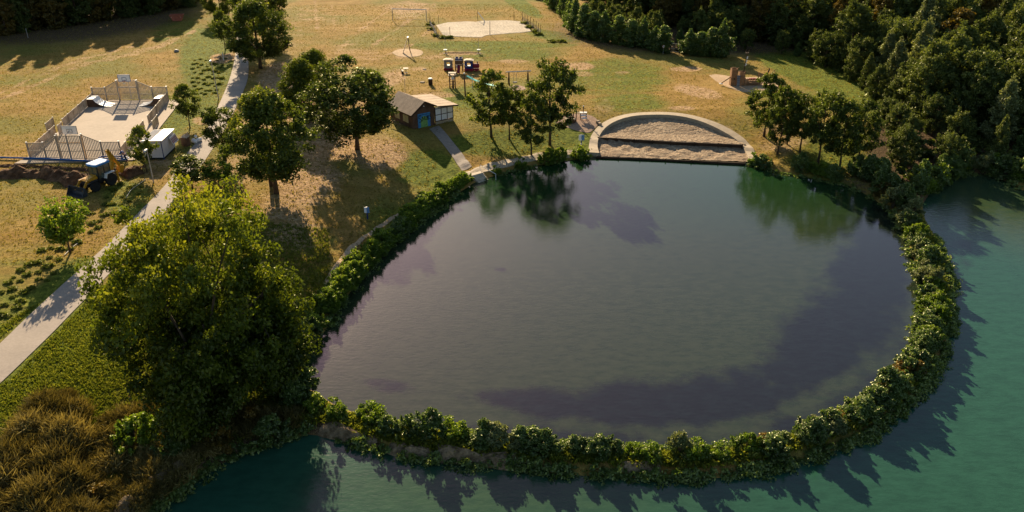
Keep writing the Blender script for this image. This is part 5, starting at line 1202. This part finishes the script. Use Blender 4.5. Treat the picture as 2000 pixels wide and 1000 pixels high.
# wooden play ship
g = G(1455, 166); root = thing('play_ship', 'timber play ship with mast and towers on its sand patch', 'play ship', g, R(4))
def pbox(name, c, d, mat='play_wood', **k): return MB().box(c, d, **k).obj(name, M[mat], root)
for x, w, h in ((-2.05, .85, 2.75), (-.75, .75, 2.15)):
    for k in range(4):
        t = (k + .5) / 4 - .5; pbox('tower_board', (x + t * w, -.5, h / 2 - .05 * (k % 2)), (w / 4 - .02, .06, h))
    for s in (-.5, .5): pbox('tower_side', (x + w * s, 0, h / 2), (.06, .95, h - .1))
    pbox('tower_board', (x, .5, h / 2), (w, .06, h))
    for sx in (-1, 1): MB().tube([(x + sx * w / 2, -.5, 0), (x + sx * w / 2, -.5, h + .2)], .07, 6).obj('tower_post', M['play_wood'], root)
    MB().tube([(x - w / 2, -.5, h + .1), (x + w / 2, -.5, h + .1)], .05, 6).obj('top_rail', M['play_wood'], root)
link('round_window', MB().lathe([(.11, -.57), (.11, -.54)], 10, (-2.05, 0, 1.15), 'y').mesh('round_window', M['ink']), root)
cl = MB().box((-1.42, -.75, .85), (.5, .06, 1.8), 0, 0, R(-12)).obj('climbing_wall', M['grey'], root)
for k in range(5): link('rung', MB().box((-1.42, -.72 - .1 + .0 * k, .25 + .33 * k), (.5, .05, .05)).mesh('rung', M['navy']), cl)
hp = [(-.4,0),(2.2,0),(2.75,.75),(3.1,1.35),(2.6,1.15),(1.6,.85),(.6,.8),(-.1,1.1),(-.4,1.3)]
for y in (-.62, .62):
    for k in range(4):
        z0, z1 = k * .28, k * .28 + .25; x1 = 2.35 + k * .2; x0 = -.35
        m_ = MB(); m_.prism([(x0, z0), (x1, z0 + .02 * k), (x1 + .15, z1 + .02 * k), (x0, z1)] if k < 3 else [(x0, z0), (.3, z0), (.1, z1), (x0, z1)], .07, 'y', y - .035); m_.obj('hull_board', M['play_wood'], root)
pbox('deck', (.9, 0, .5), (2.6, 1.15, .06), 'brown_wood'); pbox('red_bench', (1.2, .3, .95), (1.1, .3, .08), 'red')
for k in range(5): MB().box((.1 + k * .42, -.62, 1.0 - .03 * k), (.1, .1, .45)).obj('railing_post', M['play_wood'], root)
for x, y, h in ((2.25, -.5, 2.0), (2.25, .5, 1.9), (3.35, -.35, 2.2)): MB().tube([(x, y, 0), (x, y, h)], .08, 7).obj('bow_post', M['play_wood'], root)
for z in (1.2, 1.75): MB().tube([(2.25, -.5, z), (3.35, -.35, z + .05)], .045, 6).obj('bow_rail', M['play_wood'], root)
MB().tube([(3.2, 0, 1.1), (4.6, 0, 2.25)], .08, 7).obj('bowsprit', M['play_wood'], root)
MB().beam((3.35, -.5, 2.15), (3.7, .1, 2.5), .15, .3).obj('spyglass', M['dark_wood'], root)
hm = zat(g.y, 102) - g.z; MB().tube([(-.55, .2, 0), (-.2, .2, hm)], [.1, .05], 7).obj('mast', M['dark_wood'], root)
MB().box((-.2, .2, hm - .15), (.5, .4, .06)).obj('crow_nest', M['dark_wood'], root); [MB().box((-.2 + x, .2, hm + .1), (.05, .05, .4)).obj('nest_post', M['dark_wood'], root) for x in (-.22, .22)]
for k in range(3): link('pennant', MB().box((0, 0, 0), (.22, .02, .4)).mesh('pennant', M['white']), root, (-.12 - k * .05, .18, hm - .9 - k * .55), (0, .3 * k, 0))
MB().tube([(-3.9, 0, .35), (-2.5, 0, 1.3)], .08, 6).obj('gangplank', M['play_wood'], root); MB().box((-3.95, 0, .3), (.5, .35, .1)).obj('gangplank_foot', M['white'], root)
# gate and signs at the wood
a, b = G(1309, 105), G(1326, 107); root = thing('wood_gate', 'dark metal barrier across the track into the wood', 'gate', a); d = b - a
for q in (Vector((0, 0, 0)), d): MB().box((q.x, q.y, 1.0), (.12, .12, 2.0)).obj('post', M['black'], root)
for z in (.5, 1.0, 1.9): MB().beam((0, 0, z), (d.x, d.y, z + d.z), .06).obj('bar', M['grey'], root)
g = G(1292, 103); root = thing('sign', 'small round white no-entry style sign in front of the hedge trees', 'sign', g); MB().tube([(0, -1.6, 0), (0, -1.6, 1.4)], .04, 6).obj('post', M['grey'], root)
link('sign_plate', MB().lathe([(.26, -1.66), (.26, -1.63)], 16, (0, 0, 1.5), 'y').mesh('sign_plate', M['red']), root); link('sign_centre', MB().lathe([(.2, -1.68), (.2, -1.665)], 16, (0, 0, 1.5), 'y').mesh('sign_centre', M['white']), root); link('sign_symbol', MB().box((0, -1.69, 1.5), (.1, .015, .22)).mesh('sign_symbol', M['ink']), root)
g = G(1331, 100); root = thing('sign', 'small blue sign beside the wood gate', 'sign', g); MB().tube([(0, 0, 0), (0, 0, 1.2)], .04, 6).obj('post', M['grey'], root); MB().box((0, -.05, 1.25), (.38, .04, .22)).obj('sign_plate', M['signblue'], root)
# skip in the shade, small things on the verge
g = G(347, 40); root = thing('skip', 'open rusty red skip standing in the shade of the top left wood', 'skip', g, R(8))
V = MB(); V.add([(-.85,-.8,0),(.85,-.8,0),(.85,.8,0),(-.85,.8,0),(-1.45,-.9,1.3),(1.45,-.9,1.3),(1.45,.9,1.3),(-1.45,.9,1.3),(-1.35,-.82,1.3),(1.35,-.82,1.3),(1.35,.82,1.3),(-1.35,.82,1.3),(-.8,-.72,.1),(.8,-.72,.1),(.8,.72,.1),(-.8,.72,.1)],
 [(0,3,2,1),(0,1,5,4),(1,2,6,5),(2,3,7,6),(3,0,4,7),(4,5,9,8),(5,6,10,9),(6,7,11,10),(7,4,8,11),(8,9,13,12),(9,10,14,13),(10,11,15,14),(11,8,12,15),(12,13,14,15)]); V.obj('skip_body', M['skip'], root)
for x in (-1.0, 1.0): link('lifting_lug', MB().lathe([(.07, -.95), (.07, -.85)], 8, (x, 0, .85), 'y').mesh('lifting_lug', M['steel']), root)
MB().beam((-1.2, -.87, .75), (1.2, -.87, .75), .05, .08).obj('rib', M['skip'], root)
for i, (x, y, w, lb) in enumerate([(345,101,.9,'dark flat boulder lying alone on the left meadow'),(829,136,.7,'pale flat stone slab in the grass by the picnic table'),(825,161,.8,'pale flat stone slab in the grass left of the round bin')]):
    g = G(x, y); mb = MB(); mb.lathe([(w*.3, -.1), (w*.52, .03), (w*.45, .12 if i else .3), (w*.2, .15 if i else .42)], 9); o = mb.obj('stone_slab', M['stone' if i else 'grey'], loc=g); tag(o, lb, 'stone')
g = G(437, 118); root = thing('verge_posts', 'white marker post on the bare patch beside the path', 'post', g); MB().box((0, 0, .7), (.1, .1, 1.4)).obj('post', M['white'], root); MB().box((-.6, .2, .3), (.1, .1, .6)).obj('stump', M['dark_wood'], root)
g = G(1803, 15); 
# boulders and mud lumps on the causeway
rg = random.Random(12)
def rockmesh(seed, s=1):
    r_ = np.random.default_rng(seed); mb = MB(); n = 10; prof = [(.25, -.25), (.75, -.1), (1, .12), (.85, .35), (.45, .5)]
    vs = []
    for i, (r, z) in enumerate(prof):
        for k in range(n): t = k / n * 6.283; q = r * (1 + r_.normal() * .12); vs.append((q * math.cos(t), q * math.sin(t) * .75, z + r_.normal() * .05))
    fs = [(i*n+k, i*n+(k+1)%n, (i+1)*n+(k+1)%n, (i+1)*n+k) for i in range(4) for k in range(n)] + [tuple(4*n + k for k in range(n))]
    mb.add(vs, fs); return mb.mesh('boulder', M['stone'], True)
earth = sandmat('bank_earth', (.10, .07, .04), (.36, .26, .16), 1.4, .22)
ridge('mud_bank', [(628,834),(660,846),(700,858),(735,866)], 1.3, .42, earth, 21, '')
ridge('mud_bank', [(760,876),(800,882),(850,888)], .9, .26, earth, 22, '')
ridge('mud_bank', [(850,880),(900,892),(960,898),(1010,902)], 1.2, .36, earth, 23, '')
ridge('mud_bank', [(215,1030),(245,992),(290,955),(335,925),(362,905)], 1.5, .5, earth, 24, '')
ridge('mud_bank', [(1215,908),(1262,911),(1290,913)], .8, .25, earth, 25, '')
# ------------------------------------------------------------------ dry grass mounds, bottom left
dm = [blades('dry_grass', s, 1500, 1.5, 1.15, L['straw']) for s in (1, 2, 3)]
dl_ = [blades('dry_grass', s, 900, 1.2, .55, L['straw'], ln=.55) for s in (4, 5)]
spots_ = []; rgd = random.Random(7)
polyd = np.array([(-20,905),(60,850),(95,835),(150,832),(165,870),(165,1010),(150,1100),(-60,1100)]); k = 0
while len(spots_) < 95:
    x, y = rgd.uniform(-40, 190), rgd.uniform(820, 1090); k += 1
    if k > 6000: break
    if float(sdist(polyd, np.array([(x, y)]))[0]) > 0: continue
    if all((x-a)**2 + (y-b)**2 > 15**2 for a, b in spots_): spots_.append((x, y))
spots_ += [(92,800),(120,790),(140,812),(108,815),(80,815),(130,775)]
spots_.sort(key=lambda p: (round(p[1] / 50), p[0]))
for i, (x, y) in enumerate(spots_):
    g = G(x, y)
    if g.z < .2: continue
    s = rgd.choice([.45, .55, .7, .9, 1.05]) * rgd.uniform(.85, 1.15); o = thing('dry_grass_clump', 'golden dry grass clump at the bottom left, ' + ordn(i) + ' counting rows from the lawn', 'dry grass', g - Vector((0, 0, .1)), rgd.uniform(0, 6), 'dry grass clumps at the bottom left', (s, s, s * rgd.uniform(.8, 1.3))); link('grass_blades', dm[i % 3], o)
bushline([(20,950),(60,905),(110,880),(140,930),(90,980),(150,985),(40,1010),(120,1040)], 1.6, ['S6','S5','S6','S4'], 'small shrub growing among the golden dry grass, {} along its clump', 'shrubs among the dry grass', (.5, .95), .9, 51)
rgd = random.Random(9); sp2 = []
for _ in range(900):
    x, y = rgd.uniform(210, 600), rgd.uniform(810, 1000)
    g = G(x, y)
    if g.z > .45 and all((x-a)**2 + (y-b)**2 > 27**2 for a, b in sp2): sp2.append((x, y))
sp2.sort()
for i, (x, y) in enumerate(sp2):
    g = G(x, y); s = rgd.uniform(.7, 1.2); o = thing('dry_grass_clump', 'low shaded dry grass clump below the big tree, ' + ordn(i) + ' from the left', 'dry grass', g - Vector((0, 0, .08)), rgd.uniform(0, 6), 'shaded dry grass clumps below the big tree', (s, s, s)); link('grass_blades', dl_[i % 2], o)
# green weeds on the verge and near lawn
rgd = random.Random(10); k = 0
W = []
for _ in range(5000):
    x, y = rgd.uniform(0, 330), rgd.uniform(360, 700); 
    t_ = abs((y - 640) + (x - 80) * .93 + 20)
    if (t_ < 130 and y + .95 * x < 636 and y + .95 * x > 500) and rgd.random() < .35 and all((x-a)**2 + (y-b)**2 > 13**2 for a, b in W): W.append((x, y))
for _ in range(3000):
    x, y = rgd.uniform(375, 440), rgd.uniform(115, 185)
    if x + .35 * y < 488 and rgd.random() < .12 and all((x-a)**2 + (y-b)**2 > 7**2 for a, b in W): W.append((x, y))
W.sort(key=lambda p: -p[1]); W = W[:150]
for i, (x, y) in enumerate(W):
    g = G(x, y); s = rgd.uniform(.3, .75); o = thing('low_green_weed', 'low broad-leaved weed in the grass left of the path, ' + ordn(i) + ' counting up from the bottom', 'weed', g, rgd.uniform(0, 6), 'weeds left of the path', (s * 1.3, s * 1.3, s)); link('foliage', PROTO['K'][1], o)
# ------------------------------------------------------------------ grass tufts as stuff
def rect(x0, y0, x1, y1, test=None):
    def f(rg, n):
        x, y = rg.uniform(x0, x1, n), rg.uniform(y0 ** .5 if y0 > 0 else 0, y1 ** .5, n) ** 2; return x, y, np.ones(n, bool) if test is None else test(x, y)
    return f
pl = [(0,711),(100,616),(205,517),(290,440),(345,365),(391,292),(425,237),(449,197),(469,150),(472,105),(470,60),(468,10)]
def offpath(x, y):
    best = np.full(len(x), 1e9)
    for (a, b), (c, d) in zip(pl, pl[1:]):
        t = np.clip(((x-a)*(c-a)+(y-b)*(d-b))/((c-a)**2+(d-b)**2),0,1); best = np.minimum(best, np.hypot(x-a-t*(c-a), y-b-t*(d-b)) / (7 + y / 700 * 24))
    return best > 1.15
def offsand(x, y):
    ok = offpath(x, y)
    for a, b, rx, ry in ((945,56,95,20),(797,104,32,9),(1130,241,46,22),(1450,163,75,22),(880,290,28,48),(1012,172,20,8)): ok &= np.hypot((x-a)/rx, (y-b)/ry) > 1
    for (a, b), (c, d) in list(zip(shore_c, shore_c[1:])) + list(zip(trail, trail[1:])):
        t = np.clip(((x-a)*(c-a)+(y-b)*(d-b))/((c-a)**2+(d-b)**2),0,1); ok &= np.hypot(x-a-t*(c-a), y-b-t*(d-b)) > 9
    return ok
tufts('near_lawn_grass', 'short green lawn grass in the lower left corner', rect(0, 430, 640, 1000, lambda x, y: offsand(x, y) & ((y + .6 * x > 640))), 60000, L['lush'], .13, 1)
tufts('meadow_grass', 'short dry grass covering the meadow', rect(0, 10, 1700, 520, offsand), 60000, L['grass'], .12, 2, 3)
tufts('bank_grass', 'rough green grass on the causeway and pond banks', rect(560, 780, 1880, 960), 26000, L['lush'], .26, 3)
tufts('bank_grass_right', 'rough green grass on the right arm of the causeway', rect(1700, 400, 1880, 800), 9000, L['lush'], .3, 4)
